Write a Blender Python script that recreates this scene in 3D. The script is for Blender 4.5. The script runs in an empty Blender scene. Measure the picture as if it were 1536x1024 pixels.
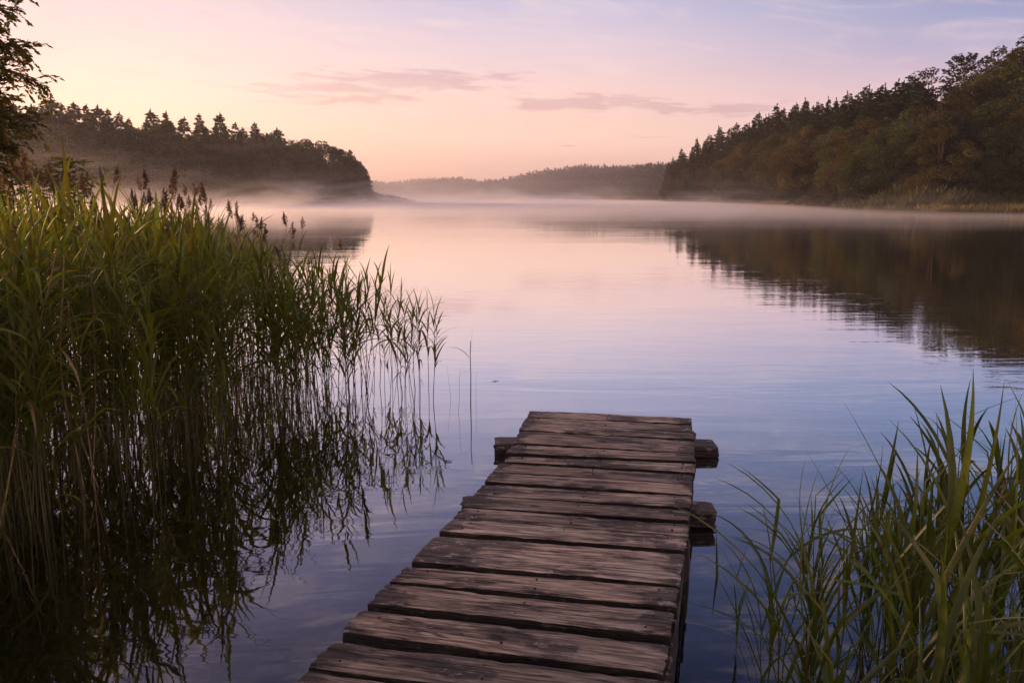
import bpy, math, random
import numpy as np
from mathutils import Vector, noise as mnoise

R = math.radians
scene = bpy.context.scene
COL = scene.collection

# ------------------------------------------------------------------ camera model
CAM_H = 1.8
FPX = 1195.0
HORIZ = 294.0
PITCH = math.atan((512 - HORIZ) / FPX)
cp, sp = math.cos(PITCH), math.sin(PITCH)

def at(px, py, z=0.0):
    """point of the photograph on the horizontal plane z"""
    u = (px - 768) / FPX
    v = (512 - py) / FPX
    dx, dy, dz = u, cp + v * sp, -sp + v * cp
    t = (z - CAM_H) / dz
    return Vector((dx * t, dy * t, z))

def xat(px, Y, z=0.0):
    depth = Y * cp + (CAM_H - z) * sp
    return (px - 768) / FPX * depth

def zat(py, Y):
    a = math.atan((512 - py) / FPX) - PITCH
    return CAM_H + Y * math.tan(a)

# ------------------------------------------------------------------ node helpers
class NT:
    def __init__(s, tree):
        s.t = tree
    def n(s, kind, **kw):
        nd = s.t.nodes.new(kind)
        for k, v in kw.items():
            if k.startswith('i_'):
                nd.inputs[k[2:].replace('_', ' ')].default_value = v
            else:
                setattr(nd, k, v)
        return nd
    def L(s, a, b):
        s.t.links.new(a, b)
    def put(s, sock, v):
        if isinstance(v, bpy.types.NodeSocket):
            s.L(v, sock)
        else:
            sock.default_value = v
    def m(s, op, a, b=None, c=None, clamp=False):
        nd = s.n('ShaderNodeMath', operation=op, use_clamp=clamp)
        s.put(nd.inputs[0], a)
        if b is not None: s.put(nd.inputs[1], b)
        if c is not None: s.put(nd.inputs[2], c)
        return nd.outputs[0]
    def mapr(s, v, a, b, c=0.0, d=1.0, smooth=True):
        nd = s.n('ShaderNodeMapRange', interpolation_type='SMOOTHSTEP' if smooth else 'LINEAR')
        s.put(nd.inputs['Value'], v)
        nd.inputs['From Min'].default_value = a; nd.inputs['From Max'].default_value = b
        nd.inputs['To Min'].default_value = c; nd.inputs['To Max'].default_value = d
        return nd.outputs['Result']
    def mix(s, f, a, b, mode='MIX'):
        nd = s.n('ShaderNodeMix', data_type='RGBA', blend_type=mode)
        s.put(nd.inputs[0], f)
        s.put(nd.inputs[6], a); s.put(nd.inputs[7], b)
        return nd.outputs[2]
    def ramp(s, v, stops, interp='LINEAR'):
        nd = s.n('ShaderNodeValToRGB')
        cr = nd.color_ramp
        cr.interpolation = interp
        while len(cr.elements) < len(stops):
            cr.elements.new(0.5)
        for e, (p, c) in zip(cr.elements, stops):
            e.position = p
            e.color = (*c, 1) if len(c) == 3 else c
        s.L(v, nd.inputs[0])
        return nd.outputs['Color']
    def noise(s, vec, scale, detail=3, rough=0.5, dist=0.0):
        nd = s.n('ShaderNodeTexNoise')
        if vec is not None: s.L(vec, nd.inputs['Vector'])
        nd.inputs['Scale'].default_value = scale
        nd.inputs['Detail'].default_value = detail
        nd.inputs['Roughness'].default_value = rough
        nd.inputs['Distortion'].default_value = dist
        return nd.outputs['Fac']
    def mapping(s, vec, scale=(1, 1, 1), rot=(0, 0, 0), loc=(0, 0, 0)):
        nd = s.n('ShaderNodeMapping')
        s.L(vec, nd.inputs['Vector'])
        nd.inputs['Scale'].default_value = scale
        nd.inputs['Rotation'].default_value = rot
        nd.inputs['Location'].default_value = loc
        return nd.outputs[0]

def lin(c):
    return tuple(((x / 255) / 12.92 if x / 255 <= 0.04045 else ((x / 255 + 0.055) / 1.055) ** 2.4) for x in c)

def new_mat(name):
    m = bpy.data.materials.new(name)
    m.use_nodes = True
    m.node_tree.nodes.clear()
    return m, NT(m.node_tree)

# ------------------------------------------------------------------ world
SUN_AZ = R(-27.0)        # from +Y towards -X
SUN_EL = R(5.0)

def build_world():
    w = bpy.data.worlds.new("World")
    scene.world = w
    w.use_nodes = True
    t = NT(w.node_tree)
    w.node_tree.nodes.clear()
    tc = t.n('ShaderNodeTexCoord')
    nrm = t.n('ShaderNodeVectorMath', operation='NORMALIZE')
    t.L(tc.outputs['Generated'], nrm.inputs[0])
    sx = t.n('ShaderNodeSeparateXYZ')
    t.L(nrm.outputs[0], sx.inputs[0])
    X, Y, Z = sx.outputs
    el = t.m('MULTIPLY', t.m('ARCSINE', Z), 180 / math.pi)       # degrees
    az = t.m('MULTIPLY', t.m('ARCTAN2', X, Y), 180 / math.pi)    # degrees, right positive
    elf = t.m('DIVIDE', t.m('ADD', el, 5.0), 95.0, clamp=True)
    def e(deg): return (deg + 5) / 95
    warm = t.ramp(elf, [(e(-5), lin((205, 160, 150))), (e(0), lin((246, 188, 158))), (e(2.0), lin((252, 203, 178))),
                        (e(4.5), lin((253, 216, 198))), (e(7), lin((249, 217, 209))), (e(10), lin((238, 212, 214))),
                        (e(13), lin((222, 203, 217))), (e(18), lin((190, 176, 205))), (e(25), lin((136, 130, 168))),
                        (e(35), lin((86, 84, 118))), (e(52), lin((150, 132, 148))), (e(90), lin((176, 152, 160)))])  # out-of-view overhead stops brightened and warmed in every ramp, to light the deck
    mid = t.ramp(elf, [(e(-5), lin((190, 145, 150))), (e(0), lin((236, 180, 172))), (e(1.5), lin((243, 191, 176))),
                       (e(4), lin((251, 209, 192))), (e(7), lin((246, 208, 202))), (e(10), lin((225, 203, 215))),
                       (e(13), lin((192, 188, 219))), (e(18), lin((146, 151, 190))), (e(25), lin((88, 102, 147))),
                       (e(35), lin((50, 63, 103))), (e(52), lin((140, 126, 148))), (e(90), lin((176, 152, 160)))])
    cool = t.ramp(elf, [(e(-5), lin((160, 125, 140))), (e(0), lin((222, 176, 180))), (e(3), lin((226, 186, 190))),
                        (e(6), lin((218, 186, 200))), (e(9), lin((168, 166, 202))), (e(13), lin((120, 145, 190))),
                        (e(18), lin((82, 114, 162))), (e(25), lin((50, 79, 128))), (e(35), lin((34, 57, 99))),
                        (e(52), lin((126, 120, 146))), (e(90), lin((176, 152, 160)))])
    back = t.ramp(elf, [(e(-5), lin((130, 115, 125))), (e(0), lin((205, 168, 170))), (e(10), lin((222, 184, 180))), (e(25), lin((196, 168, 174))),
                        (e(50), lin((178, 154, 164))), (e(90), lin((176, 152, 160)))])  # unseen rear sky brightened to light surfaces that face the camera
    # angular distance in azimuth from the glow
    cg, sg = math.cos(SUN_AZ), math.sin(SUN_AZ)
    hl = t.m('SQRT', t.m('ADD', t.m('ADD', t.m('MULTIPLY', X, X), t.m('MULTIPLY', Y, Y)), 1e-6))
    c = t.m('DIVIDE', t.m('ADD', t.m('MULTIPLY', X, sg), t.m('MULTIPLY', Y, cg)), hl)
    a = t.m('MULTIPLY', t.m('ARCCOSINE', t.m('MULTIPLY', c, 0.9999)), 180 / math.pi)
    col = t.mix(t.mapr(a, 3, 32), warm, mid)
    col = t.mix(t.mapr(a, 28, 62), col, cool)
    col = t.mix(t.mapr(a, 65, 130), col, back)
    # glow lobe low over the left-hand forest
    ga = t.m('DIVIDE', a, 13.0)
    ge = t.m('DIVIDE', t.m('SUBTRACT', el, 5.0), 3.6)
    g = t.m('EXPONENT', t.m('MULTIPLY', t.m('ADD', t.m('MULTIPLY', ga, ga), t.m('MULTIPLY', ge, ge)), -1.0))
    glow = t.n('ShaderNodeCombineColor')
    for i, k in enumerate((0.09, 0.055, 0.03)):
        t.L(t.m('MULTIPLY', g, k), glow.inputs[i])
    col = t.mix(1.0, col, glow.outputs[0], 'ADD')
    # clouds: thin stratus streaks, in azimuth / elevation space
    cv = t.n('ShaderNodeCombineXYZ')
    t.L(t.m('MULTIPLY', az, 0.16), cv.inputs[0])
    t.L(t.m('SUBTRACT', t.m('MULTIPLY', el, 1.0), t.m('MULTIPLY', az, -0.03)), cv.inputs[1])
    n1 = t.noise(cv.outputs[0], 1.3, 6, 0.6, 0.6)
    n2 = t.noise(cv.outputs[0], 2.6, 5, 0.6, 0.3)
    def ell(a0, e0, ra, re, slope=0.0):
        da = t.m('SUBTRACT', az, a0)
        de = t.m('SUBTRACT', t.m('SUBTRACT', el, e0), t.m('MULTIPLY', da, slope))
        q = t.m('ADD', t.m('POWER', t.m('ABSOLUTE', t.m('DIVIDE', da, ra)), 2.0), t.m('POWER', t.m('ABSOLUTE', t.m('DIVIDE', de, re)), 2.0))
        return t.m('EXPONENT', t.m('MULTIPLY', q, -1.0))
    def pix(px, py):
        u = (px - 768) / FPX; v = (512 - py) / FPX
        d = Vector((u, cp + v * sp, -sp + v * cp)).normalized()
        return math.degrees(math.atan2(d.x, d.y)), math.degrees(math.asin(d.z))
    spec = [(500, 136, 6.0, 0.95, -0.01, 1.05), (610, 121, 8.0, 0.85, 0.02, 1.0), (880, 155, 5.2, 0.75, -0.05, 1.05), (985, 162, 6.0, 0.5, -0.02, .95),
            (1100, 163, 5.5, 0.5, 0.0, .85), (360, 192, 3.2, 0.16, 0.0, .8), (860, 218, 3.5, 0.16, 0.0, .6), (1000, 205, 5.0, .2, 0.0, .4),
            (440, 128, 4.0, 0.25, -0.05, .6), (820, 190, 4, .2, 0, .4)]
    acc = None
    for (px, py, ra, re, sl, k) in spec:
        a0, e0 = pix(px, py)
        q = t.m('MULTIPLY', ell(a0, e0, ra, re, sl), k)
        acc = q if acc is None else t.m('MAXIMUM', acc, q)
    body = t.m('ADD', acc, t.m('MULTIPLY', t.m('SUBTRACT', t.m('ADD', t.m('MULTIPLY', n1, .55), t.m('MULTIPLY', n2, .45)), 0.5), 4.6))
    mask = t.m('MULTIPLY', t.mapr(body, 0.30, 0.95), t.mapr(acc, 0.03, 0.35))
    col = t.mix(t.m('MULTIPLY', mask, 0.74), col, t.mix(1.0, col, (0.74, 0.68, 0.76, 1), 'MULTIPLY'))
    # pale high veil streaks
    cv2 = t.n('ShaderNodeCombineXYZ')
    t.L(t.m('MULTIPLY', az, 0.07), cv2.inputs[0])
    t.L(t.m('ADD', t.m('MULTIPLY', el, 0.42), t.m('MULTIPLY', az, 0.045)), cv2.inputs[1])
    n3 = t.noise(cv2.outputs[0], 1.5, 7, 0.6, 0.8)
    veil = t.m('MULTIPLY', t.mapr(n3, 0.46, 0.80), t.mapr(el, 1, 8))
    col = t.mix(t.m('MULTIPLY', veil, 0.42), col, lin((250, 222, 214)) + (1,))
    n4 = t.noise(cv2.outputs[0], 3.1, 5, 0.6, 0.4)
    col = t.mix(t.m('MULTIPLY', t.mapr(n4, 0.5, 0.75), 0.12), col, lin((205, 165, 180)) + (1,))
    # reddish band wisps
    bg = t.n('ShaderNodeBackground')
    t.L(col, bg.inputs['Color']); bg.inputs['Strength'].default_value = 1.07
    sky = t.n('ShaderNodeTexSky', sky_type='NISHITA', sun_disc=False)
    sky.sun_elevation = SUN_EL
    sky.sun_rotation = SUN_AZ
    sky.air_density = 1.4; sky.dust_density = 2.0; sky.ozone_density = 1.5
    bg2 = t.n('ShaderNodeBackground')
    t.L(sky.outputs[0], bg2.inputs['Color']); bg2.inputs['Strength'].default_value = 0.008
    add = t.n('ShaderNodeAddShader')
    t.L(bg.outputs[0], add.inputs[0]); t.L(bg2.outputs[0], add.inputs[1])
    out = t.n('ShaderNodeOutputWorld')
    t.L(add.outputs[0], out.inputs['Surface'])
build_world()

sun = bpy.data.lights.new('sun', 'SUN')
sun.energy = 5.0
sun.angle = R(9)
sun.color = (1.0, 0.56, 0.30)
so = bpy.data.objects.new('sun', sun)
COL.objects.link(so)
sel = R(10.0)
saz = R(-54.0)
sd = Vector((math.sin(saz) * math.cos(sel), math.cos(saz) * math.cos(sel), math.sin(sel)))
so.rotation_euler = sd.to_track_quat('Z', 'Y').to_euler()
so.location = sd * 300

cam = bpy.data.cameras.new('camera')
cam.sensor_width = 36.0
cam.lens = FPX / 1536 * 36.0
cam.clip_start = 0.05
cam.clip_end = 6000
co = bpy.data.objects.new('camera', cam)
COL.objects.link(co)
co.location = (0, 0, CAM_H)
co.rotation_euler = (math.pi / 2 - PITCH, 0, 0)
scene.camera = co

vs = scene.view_settings
vs.view_transform = 'Standard'; vs.look = 'None'; vs.gamma = 1.0; vs.exposure = 0.0
vs.use_curve_mapping = False
cy = scene.cycles
cy.max_bounces = 10; cy.transparent_max_bounces = 24; cy.glossy_bounces = 3; cy.diffuse_bounces = 2
cy.transmission_bounces = 4; cy.volume_bounces = 3
cy.volume_step_rate = 0.6; cy.volume_max_steps = 96
cy.sample_clamp_indirect = 4.0
cy.caustics_reflective = True; cy.caustics_refractive = False

# ------------------------------------------------------------------ object helpers
def mesh_from(name, verts, faces, mats, matidx=None, smooth=False):
    me = bpy.data.meshes.new(name)
    if isinstance(faces, np.ndarray):
        nv, nf, k = len(verts), len(faces), faces.shape[1]
        me.vertices.add(nv)
        me.vertices.foreach_set('co', np.asarray(verts, dtype=np.float32).ravel())
        me.loops.add(nf * k)
        me.loops.foreach_set('vertex_index', faces.astype(np.int32).ravel())
        me.polygons.add(nf)
        me.polygons.foreach_set('loop_start', np.arange(0, nf * k, k, dtype=np.int32))
        me.polygons.foreach_set('loop_total', np.full(nf, k, dtype=np.int32))
        me.update(calc_edges=True)
    else:
        me.from_pydata([tuple(v) for v in verts], [], [tuple(f) for f in faces])
        me.update()
    for m in (mats if isinstance(mats, (list, tuple)) else [mats]):
        me.materials.append(m)
    if matidx is not None:
        me.polygons.foreach_set('material_index', np.asarray(matidx, dtype=np.int32))
    if smooth:
        me.polygons.foreach_set('use_smooth', np.ones(len(me.polygons), dtype=bool))
    return me

def tag(o, label=None, cat=None, group=None, kind=None):
    if label: o['label'] = label
    if cat: o['category'] = cat
    if group: o['group'] = group
    if kind: o['kind'] = kind
    return o

def link(name, me, parent=None):
    o = bpy.data.objects.new(name, me)
    COL.objects.link(o)
    if parent is not None: o.parent = parent
    return o

def empty(name, loc, rz=0.0, sc=(1, 1, 1)):
    o = bpy.data.objects.new(name, None)
    COL.objects.link(o)
    o.location = loc; o.rotation_euler = (0, 0, rz); o.scale = sc
    o.empty_display_size = 0.1
    return o

class Geo:
    """collects quads (triangles are degenerate-free: stored as quads only)"""
    def __init__(s):
        s.v = []; s.f = []; s.n = 0
    def add(s, verts, quads):
        verts = np.asarray(verts, dtype=np.float64).reshape(-1, 3)
        quads = np.asarray(quads, dtype=np.int64).reshape(-1, 4)
        s.v.append(verts); s.f.append(quads + s.n); s.n += len(verts)
    def arrays(s):
        if not s.v: return np.zeros((0, 3)), np.zeros((0, 4), dtype=np.int64)
        return np.concatenate(s.v), np.concatenate(s.f)
    def tube(s, pts, rad, sides=6, cap=True):
        pts = [Vector(p) for p in pts]
        n = len(pts)
        rings = []
        for i, p in enumerate(pts):
            d = (pts[min(i + 1, n - 1)] - pts[max(i - 1, 0)])
            if d.length < 1e-9: d = Vector((0, 0, 1))
            d.normalize()
            ref = Vector((1, 0, 0)) if abs(d.x) < 0.8 else Vector((0, 1, 0))
            a = d.cross(ref).normalized(); b = d.cross(a)
            r = rad[i] if hasattr(rad, '__len__') else rad
            for k in range(sides):
                th = 2 * math.pi * k / sides
                rings.append(p + (a * math.cos(th) + b * math.sin(th)) * r)
        q = []
        for i in range(n - 1):
            for k in range(sides):
                k2 = (k + 1) % sides
                q.append((i * sides + k, i * sides + k2, (i + 1) * sides + k2, (i + 1) * sides + k))
        s.add([tuple(v) for v in rings], q)

def build(name, geo, mat, parent=None, smooth=False):
    v, f = geo.arrays()
    return link(name, mesh_from(name, v, f, mat, smooth=smooth), parent)

# ------------------------------------------------------------------ materials
def mat_foliage(name, c1, c2, c3, scale=1.0, trans=0.3, rough=0.6, spec=0.3, rnd=0.5, detail_scale=6.0, green=None):
    m, t = new_mat(name)
    tc = t.n('ShaderNodeTexCoord')
    oi = t.n('ShaderNodeObjectInfo')
    geo = t.n('ShaderNodeNewGeometry')
    n1 = t.noise(geo.outputs['Position'], scale, 3, 0.6)
    n2 = t.noise(geo.outputs['Position'], scale * detail_scale, 2, 0.6)
    col = t.mix(t.mapr(n1, 0.35, 0.65), c1 + (1,), c2 + (1,))
    if green: col = t.mix(t.mapr(oi.outputs['Random'], .35, .65), col, green + (1,))
    col = t.mix(t.m('MULTIPLY', t.mapr(n2, 0.5, 0.75), 0.7), col, c3 + (1,))
    ri = t.n('ShaderNodeNewGeometry').outputs['Random Per Island']
    hs = t.n('ShaderNodeHueSaturation')
    t.L(col, hs.inputs['Color'])
    t.L(t.m('ADD', t.m('MULTIPLY', oi.outputs['Random'], rnd), 1 - rnd * .5), hs.inputs['Value'])
    t.L(t.m('ADD', t.m('MULTIPLY', ri, 0.05), 0.475), hs.inputs['Hue'])
    hs2 = t.n('ShaderNodeHueSaturation')
    t.L(hs.outputs[0], hs2.inputs['Color'])
    t.L(t.m('ADD', t.m('MULTIPLY', ri, 0.6), 0.7), hs2.inputs['Value'])
    p = t.n('ShaderNodeBsdfPrincipled')
    t.L(hs2.outputs[0], p.inputs['Base Color'])
    p.inputs['Roughness'].default_value = rough
    p.inputs['Specular IOR Level'].default_value = spec
    tr = t.n('ShaderNodeBsdfTranslucent')
    trc = t.mix(1.0, hs2.outputs[0], (1.15, 1.05, 0.55, 1), 'MULTIPLY')
    t.L(trc, tr.inputs['Color'])
    mx = t.n('ShaderNodeMixShader'); mx.inputs[0].default_value = trans
    t.L(p.outputs[0], mx.inputs[1]); t.L(tr.outputs[0], mx.inputs[2])
    o = t.n('ShaderNodeOutputMaterial'); t.L(mx.outputs[0], o.inputs['Surface'])
    return m

def mat_bark(name, c1, c2, scale=6):
    m, t = new_mat(name)
    tc = t.n('ShaderNodeTexCoord')
    v = t.mapping(tc.outputs['Object'], scale=(1, 1, 0.18))
    n = t.noise(v, scale, 5, 0.65)
    col = t.mix(t.mapr(n, 0.35, 0.68), c1 + (1,), c2 + (1,))
    p = t.n('ShaderNodeBsdfPrincipled')
    t.L(col, p.inputs['Base Color']); p.inputs['Roughness'].default_value = 0.9
    b = t.n('ShaderNodeBump'); b.inputs['Strength'].default_value = 0.6; b.inputs['Distance'].default_value = 0.03
    t.L(n, b.inputs['Height']); t.L(b.outputs[0], p.inputs['Normal'])
    o = t.n('ShaderNodeOutputMaterial'); t.L(p.outputs[0], o.inputs['Surface'])
    return m

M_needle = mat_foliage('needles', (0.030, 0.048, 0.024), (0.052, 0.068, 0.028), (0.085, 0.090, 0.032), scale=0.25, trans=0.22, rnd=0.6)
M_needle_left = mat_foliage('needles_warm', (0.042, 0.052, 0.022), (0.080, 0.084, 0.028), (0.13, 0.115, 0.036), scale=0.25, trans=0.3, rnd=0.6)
M_broad = mat_foliage('broad_leaves', (0.100, 0.084, 0.018), (0.165, 0.124, 0.024), (0.25, 0.172, 0.036), scale=0.3, trans=0.25, rnd=1.1, green=(0.052, 0.072, 0.020))
M_dark = mat_foliage('dark_leaves', (0.085, 0.09, 0.02), (0.15, 0.125, 0.024), (0.24, 0.16, 0.035), scale=2.5, trans=0.5, rnd=0.3)
M_shrub = mat_foliage('shrub_leaves', (0.13, 0.15, 0.03), (0.20, 0.19, 0.035), (0.28, 0.23, 0.05), scale=2.5, trans=0.5, rnd=0.3)
M_far = mat_foliage('far_needles', (0.04, 0.042, 0.024), (0.06, 0.058, 0.03), (0.08, 0.07, 0.035), scale=0.05, trans=0.15, rnd=0.3)
M_bark = mat_bark('bark', (0.06, 0.045, 0.035), (0.16, 0.115, 0.085))
M_bark_pale = mat_bark('pale_bark', (0.16, 0.10, 0.07), (0.34, 0.22, 0.15))
M_reed_leaf = mat_foliage('reed_leaf', (0.095, 0.130, 0.018), (0.165, 0.185, 0.023), (0.27, 0.225, 0.04), scale=2.2, trans=0.48, rough=0.52, spec=0.32, rnd=0.5, detail_scale=9)
M_sedge_leaf = mat_foliage('marsh_leaf', (0.055, 0.092, 0.015), (0.10, 0.138, 0.021), (0.19, 0.175, 0.042), scale=2.2, trans=0.38, rough=0.38, spec=0.5, rnd=0.5, detail_scale=7)
M_reed_stem = mat_foliage('reed_stem', (0.062, 0.064, 0.022), (0.095, 0.080, 0.032), (0.055, 0.075, 0.019), scale=3.0, trans=0.0, rough=0.5, rnd=0.4)
M_dead = mat_foliage('dead_reed', (0.26, 0.17, 0.09), (0.38, 0.26, 0.15), (0.18, 0.11, 0.06), scale=4.0, trans=0.15, rough=0.7, rnd=0.4)
M_head = mat_foliage('seed_head', (0.13, 0.085, 0.065), (0.21, 0.14, 0.105), (0.30, 0.21, 0.16), scale=6.0, trans=0.3, rnd=0.3)
M_grass = mat_foliage('bank_grass', (0.20, 0.19, 0.06), (0.33, 0.27, 0.10), (0.45, 0.35, 0.16), scale=0.15, trans=0.3, rnd=0.0)
M_brush = mat_foliage('bank_brush', (0.085, 0.095, 0.035), (0.14, 0.135, 0.05), (0.20, 0.165, 0.075), scale=0.3, trans=0.3, rnd=0.0)

# ------------------------------------------------------------------ lake outline and terrain
def P(px, D): return (xat(px, D, 0.0), D)
LAKE = [(-5.0, -4.5), (-9.0, -2.0), (-10.5, 5), (-12, 13), (-22, 30), (-50, 58), (-95, 95), (-118, 135),
        P(-60, 160), P(60, 166), P(200, 172), P(320, 176), P(430, 181), P(520, 186), P(575, 198), P(605, 212), P(626, 227),
        P(618, 238), P(590, 252), P(545, 275), P(500, 320), P(560, 352), P(640, 372), P(740, 370), P(850, 352), P(940, 325), P(985, 285),
        P(990, 252), P(1010, 236), P(1060, 212), P(1130, 165), P(1180, 143), P(1225, 126), P(1300, 99), P(1400, 87.5), P(1536, 84), P(1700, 76),
        (62, 50), (44, 22), (24, 6), (8, -3.2), (2, -4.2)]

def catmull(pts, n=8):
    pts = [np.array(p, float) for p in pts]
    out = []
    N = len(pts)
    for i in range(N):
        p0, p1, p2, p3 = pts[(i - 1) % N], pts[i], pts[(i + 1) % N], pts[(i + 2) % N]
        d = [max(1e-3, np.linalg.norm(b - a)) ** 0.5 for a, b in ((p0, p1), (p1, p2), (p2, p3))]
        t0 = 0; t1 = d[0]; t2 = t1 + d[1]; t3 = t2 + d[2]
        for k in range(n):
            t = t1 + (t2 - t1) * k / n
            A1 = (t1 - t) / (t1 - t0) * p0 + (t - t0) / (t1 - t0) * p1
            A2 = (t2 - t) / (t2 - t1) * p1 + (t - t1) / (t2 - t1) * p2
            A3 = (t3 - t) / (t3 - t2) * p2 + (t - t2) / (t3 - t2) * p3
            B1 = (t2 - t) / (t2 - t0) * A1 + (t - t0) / (t2 - t0) * A2
            B2 = (t3 - t) / (t3 - t1) * A2 + (t - t1) / (t3 - t1) * A3
            out.append((t2 - t) / (t2 - t1) * B1 + (t - t1) / (t2 - t1) * B2)
    return np.array(out)
SH = catmull(LAKE, 6)

def sdist(pts):
    """signed distance to the shoreline, positive on land"""
    pts = np.asarray(pts, float)
    a = SH; b = np.roll(SH, -1, axis=0)
    best = np.full(len(pts), 1e18)
    inside = np.zeros(len(pts), bool)
    for i in range(len(a)):
        e = b[i] - a[i]
        w = pts - a[i]
        tt = np.clip((w @ e) / max(1e-9, e @ e), 0, 1)
        dd = w - tt[:, None] * e
        best = np.minimum(best, (dd ** 2).sum(1))
        cond = ((a[i, 1] > pts[:, 1]) != (b[i, 1] > pts[:, 1]))
        if abs(e[1]) > 1e-9:
            xi = a[i, 0] + (pts[:, 1] - a[i, 1]) / e[1] * e[0]
            inside ^= cond & (pts[:, 0] < xi)
    d = np.sqrt(best)
    return np.where(inside, -d, d)

def hnoise(x, y):
    return (np.sin(x * .31 + 1.3 * np.sin(y * .17)) * np.cos(y * .27 + .9 * np.sin(x * .13)) * .5 +
            np.sin(x * .071 + 2.1) * np.cos(y * .063 + .4) + .25 * np.sin(x * 1.1 + y * .7) * np.cos(y * 1.3 - x * .4))

def terrain(pts):
    pts = np.asarray(pts, float)
    d = sdist(pts)
    x, y = pts[:, 0], pts[:, 1]
    r = np.hypot(x, y)
    dep = -np.minimum(0.62, 0.13 * np.abs(d)) - np.minimum(3.0, np.maximum(0, np.abs(d) - 9) * .03)
    near = np.clip(r / 60, 0, 1)
    rise = (0.28 + .35 * near) * (1 - np.exp(-np.abs(d) / (0.6 + 2.2 * near))) 
    right = np.clip((x - 20) / 60, 0, 1) * np.clip((y + 20) / 60, 0, 1) * np.clip((300 - y) / 80, 0, 1)
    left = np.clip((-x - 20) / 60, 0, 1) * np.clip((250 - y) / 30, 0, 1)
    hill = right * np.minimum(24, np.maximum(0, d - 12) * 0.24) + left * np.minimum(14, np.maximum(0, d - 12) * 0.08)
    far = np.clip((r - 400) / 200, 0, 1) * 7
    # the low spit stays low
    sp_ = np.exp(-(((x - xat(600, 215)) / 14) ** 2 + ((y - 222) / 30) ** 2))
    land = rise + (hill + far) * (1 - sp_) + near * 0.35 * hnoise(x, y) * np.clip(d / 8, 0, 1)
    return np.where(d > 0, land + 0.02, dep - .0)

def ground_mesh():
    azs = np.concatenate([np.arange(-180, -45, 5.0), np.arange(-45, 45, 0.4), np.arange(45, 180, 5.0)])
    rs = [0.0, 0.4]
    while rs[-1] < 700: rs.append(rs[-1] * 1.032 + 0.03)
    rs = np.array(rs)
    A, Rr = np.meshgrid(np.radians(azs), rs)
    x = np.sin(A) * Rr; y = np.cos(A) * Rr
    pts = np.stack([x.ravel(), y.ravel()], 1)
    z = terrain(pts)
    # fine relief of the lake bed close by: stones
    v = np.column_stack([pts, z])
    n = len(azs)
    i, j = np.meshgrid(np.arange(len(rs) - 1), np.arange(n), indexing='ij')
    j2 = (j + 1) % n
    f = np.stack([i * n + j, i * n + j2, (i + 1) * n + j2, (i + 1) * n + j], -1).reshape(-1, 4)
    return v, f

def mat_ground():
    m, t = new_mat('ground')
    geo = t.n('ShaderNodeNewGeometry')
    pos = geo.outputs['Position']
    sx = t.n('ShaderNodeSeparateXYZ'); t.L(pos, sx.inputs[0])
    z = sx.outputs[2]
    n1 = t.noise(pos, 0.35, 6, 0.65)
    n2 = t.noise(pos, 7.0, 4, 0.6)
    land = t.mix(t.mapr(n1, .35, .65), (0.055, 0.050, 0.022, 1), (0.11, 0.088, 0.045, 1))
    land = t.mix(t.m('MULTIPLY', n2, .6), land, (0.07, 0.055, 0.035, 1))
    # stones on the lake bed
    wv = t.n('ShaderNodeVectorMath', operation='ADD')
    nn = t.n('ShaderNodeTexNoise'); t.L(pos, nn.inputs['Vector']); nn.inputs['Scale'].default_value = 5.0
    sc = t.n('ShaderNodeVectorMath', operation='SCALE'); t.L(nn.outputs['Color'], sc.inputs[0]); sc.inputs['Scale'].default_value = 0.22
    t.L(pos, wv.inputs[0]); t.L(sc.outputs[0], wv.inputs[1])
    vo = t.n('ShaderNodeTexVoronoi'); vo.inputs['Scale'].default_value = 7.0
    t.L(wv.outputs[0], vo.inputs['Vector'])
    vc = t.n('ShaderNodeTexVoronoi', feature='DISTANCE_TO_EDGE'); vc.inputs['Scale'].default_value = 7.0
    t.L(wv.outputs[0], vc.inputs['Vector'])
    sg = t.n('ShaderNodeSeparateColor'); t.L(vo.outputs['Color'], sg.inputs[0])
    stone = t.mix(sg.outputs[0], (0.09, 0.065, 0.055, 1), (0.26, 0.18, 0.155, 1))
    bed = t.mix(t.mapr(vc.outputs['Distance'], 0.0, 0.30), (0.055, 0.042, 0.036, 1), stone)
    bed = t.mix(t.mapr(t.noise(pos, 0.8, 4, .6), .42, .66), bed, (0.045, 0.036, 0.028, 1))
    mud = t.mapr(z, -0.02, 0.10)
    col = t.mix(mud, bed, land)
    p = t.n('ShaderNodeBsdfPrincipled'); t.L(col, p.inputs['Base Color']); p.inputs['Roughness'].default_value = 0.95
    p.inputs['Specular IOR Level'].default_value = 0.1
    b = t.n('ShaderNodeBump'); b.inputs['Strength'].default_value = 0.5; b.inputs['Distance'].default_value = 0.05
    t.L(t.m('ADD', n2, t.m('MINIMUM', vc.outputs['Distance'], .15)), b.inputs['Height']); t.L(b.outputs[0], p.inputs['Normal'])
    o = t.n('ShaderNodeOutputMaterial'); t.L(p.outputs[0], o.inputs['Surface'])
    return m

gv, gf = ground_mesh()
tag(link('ground', mesh_from('ground', gv, gf, mat_ground(), smooth=True)), kind='structure', label='wooded banks and stony bed of the lake')

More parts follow.
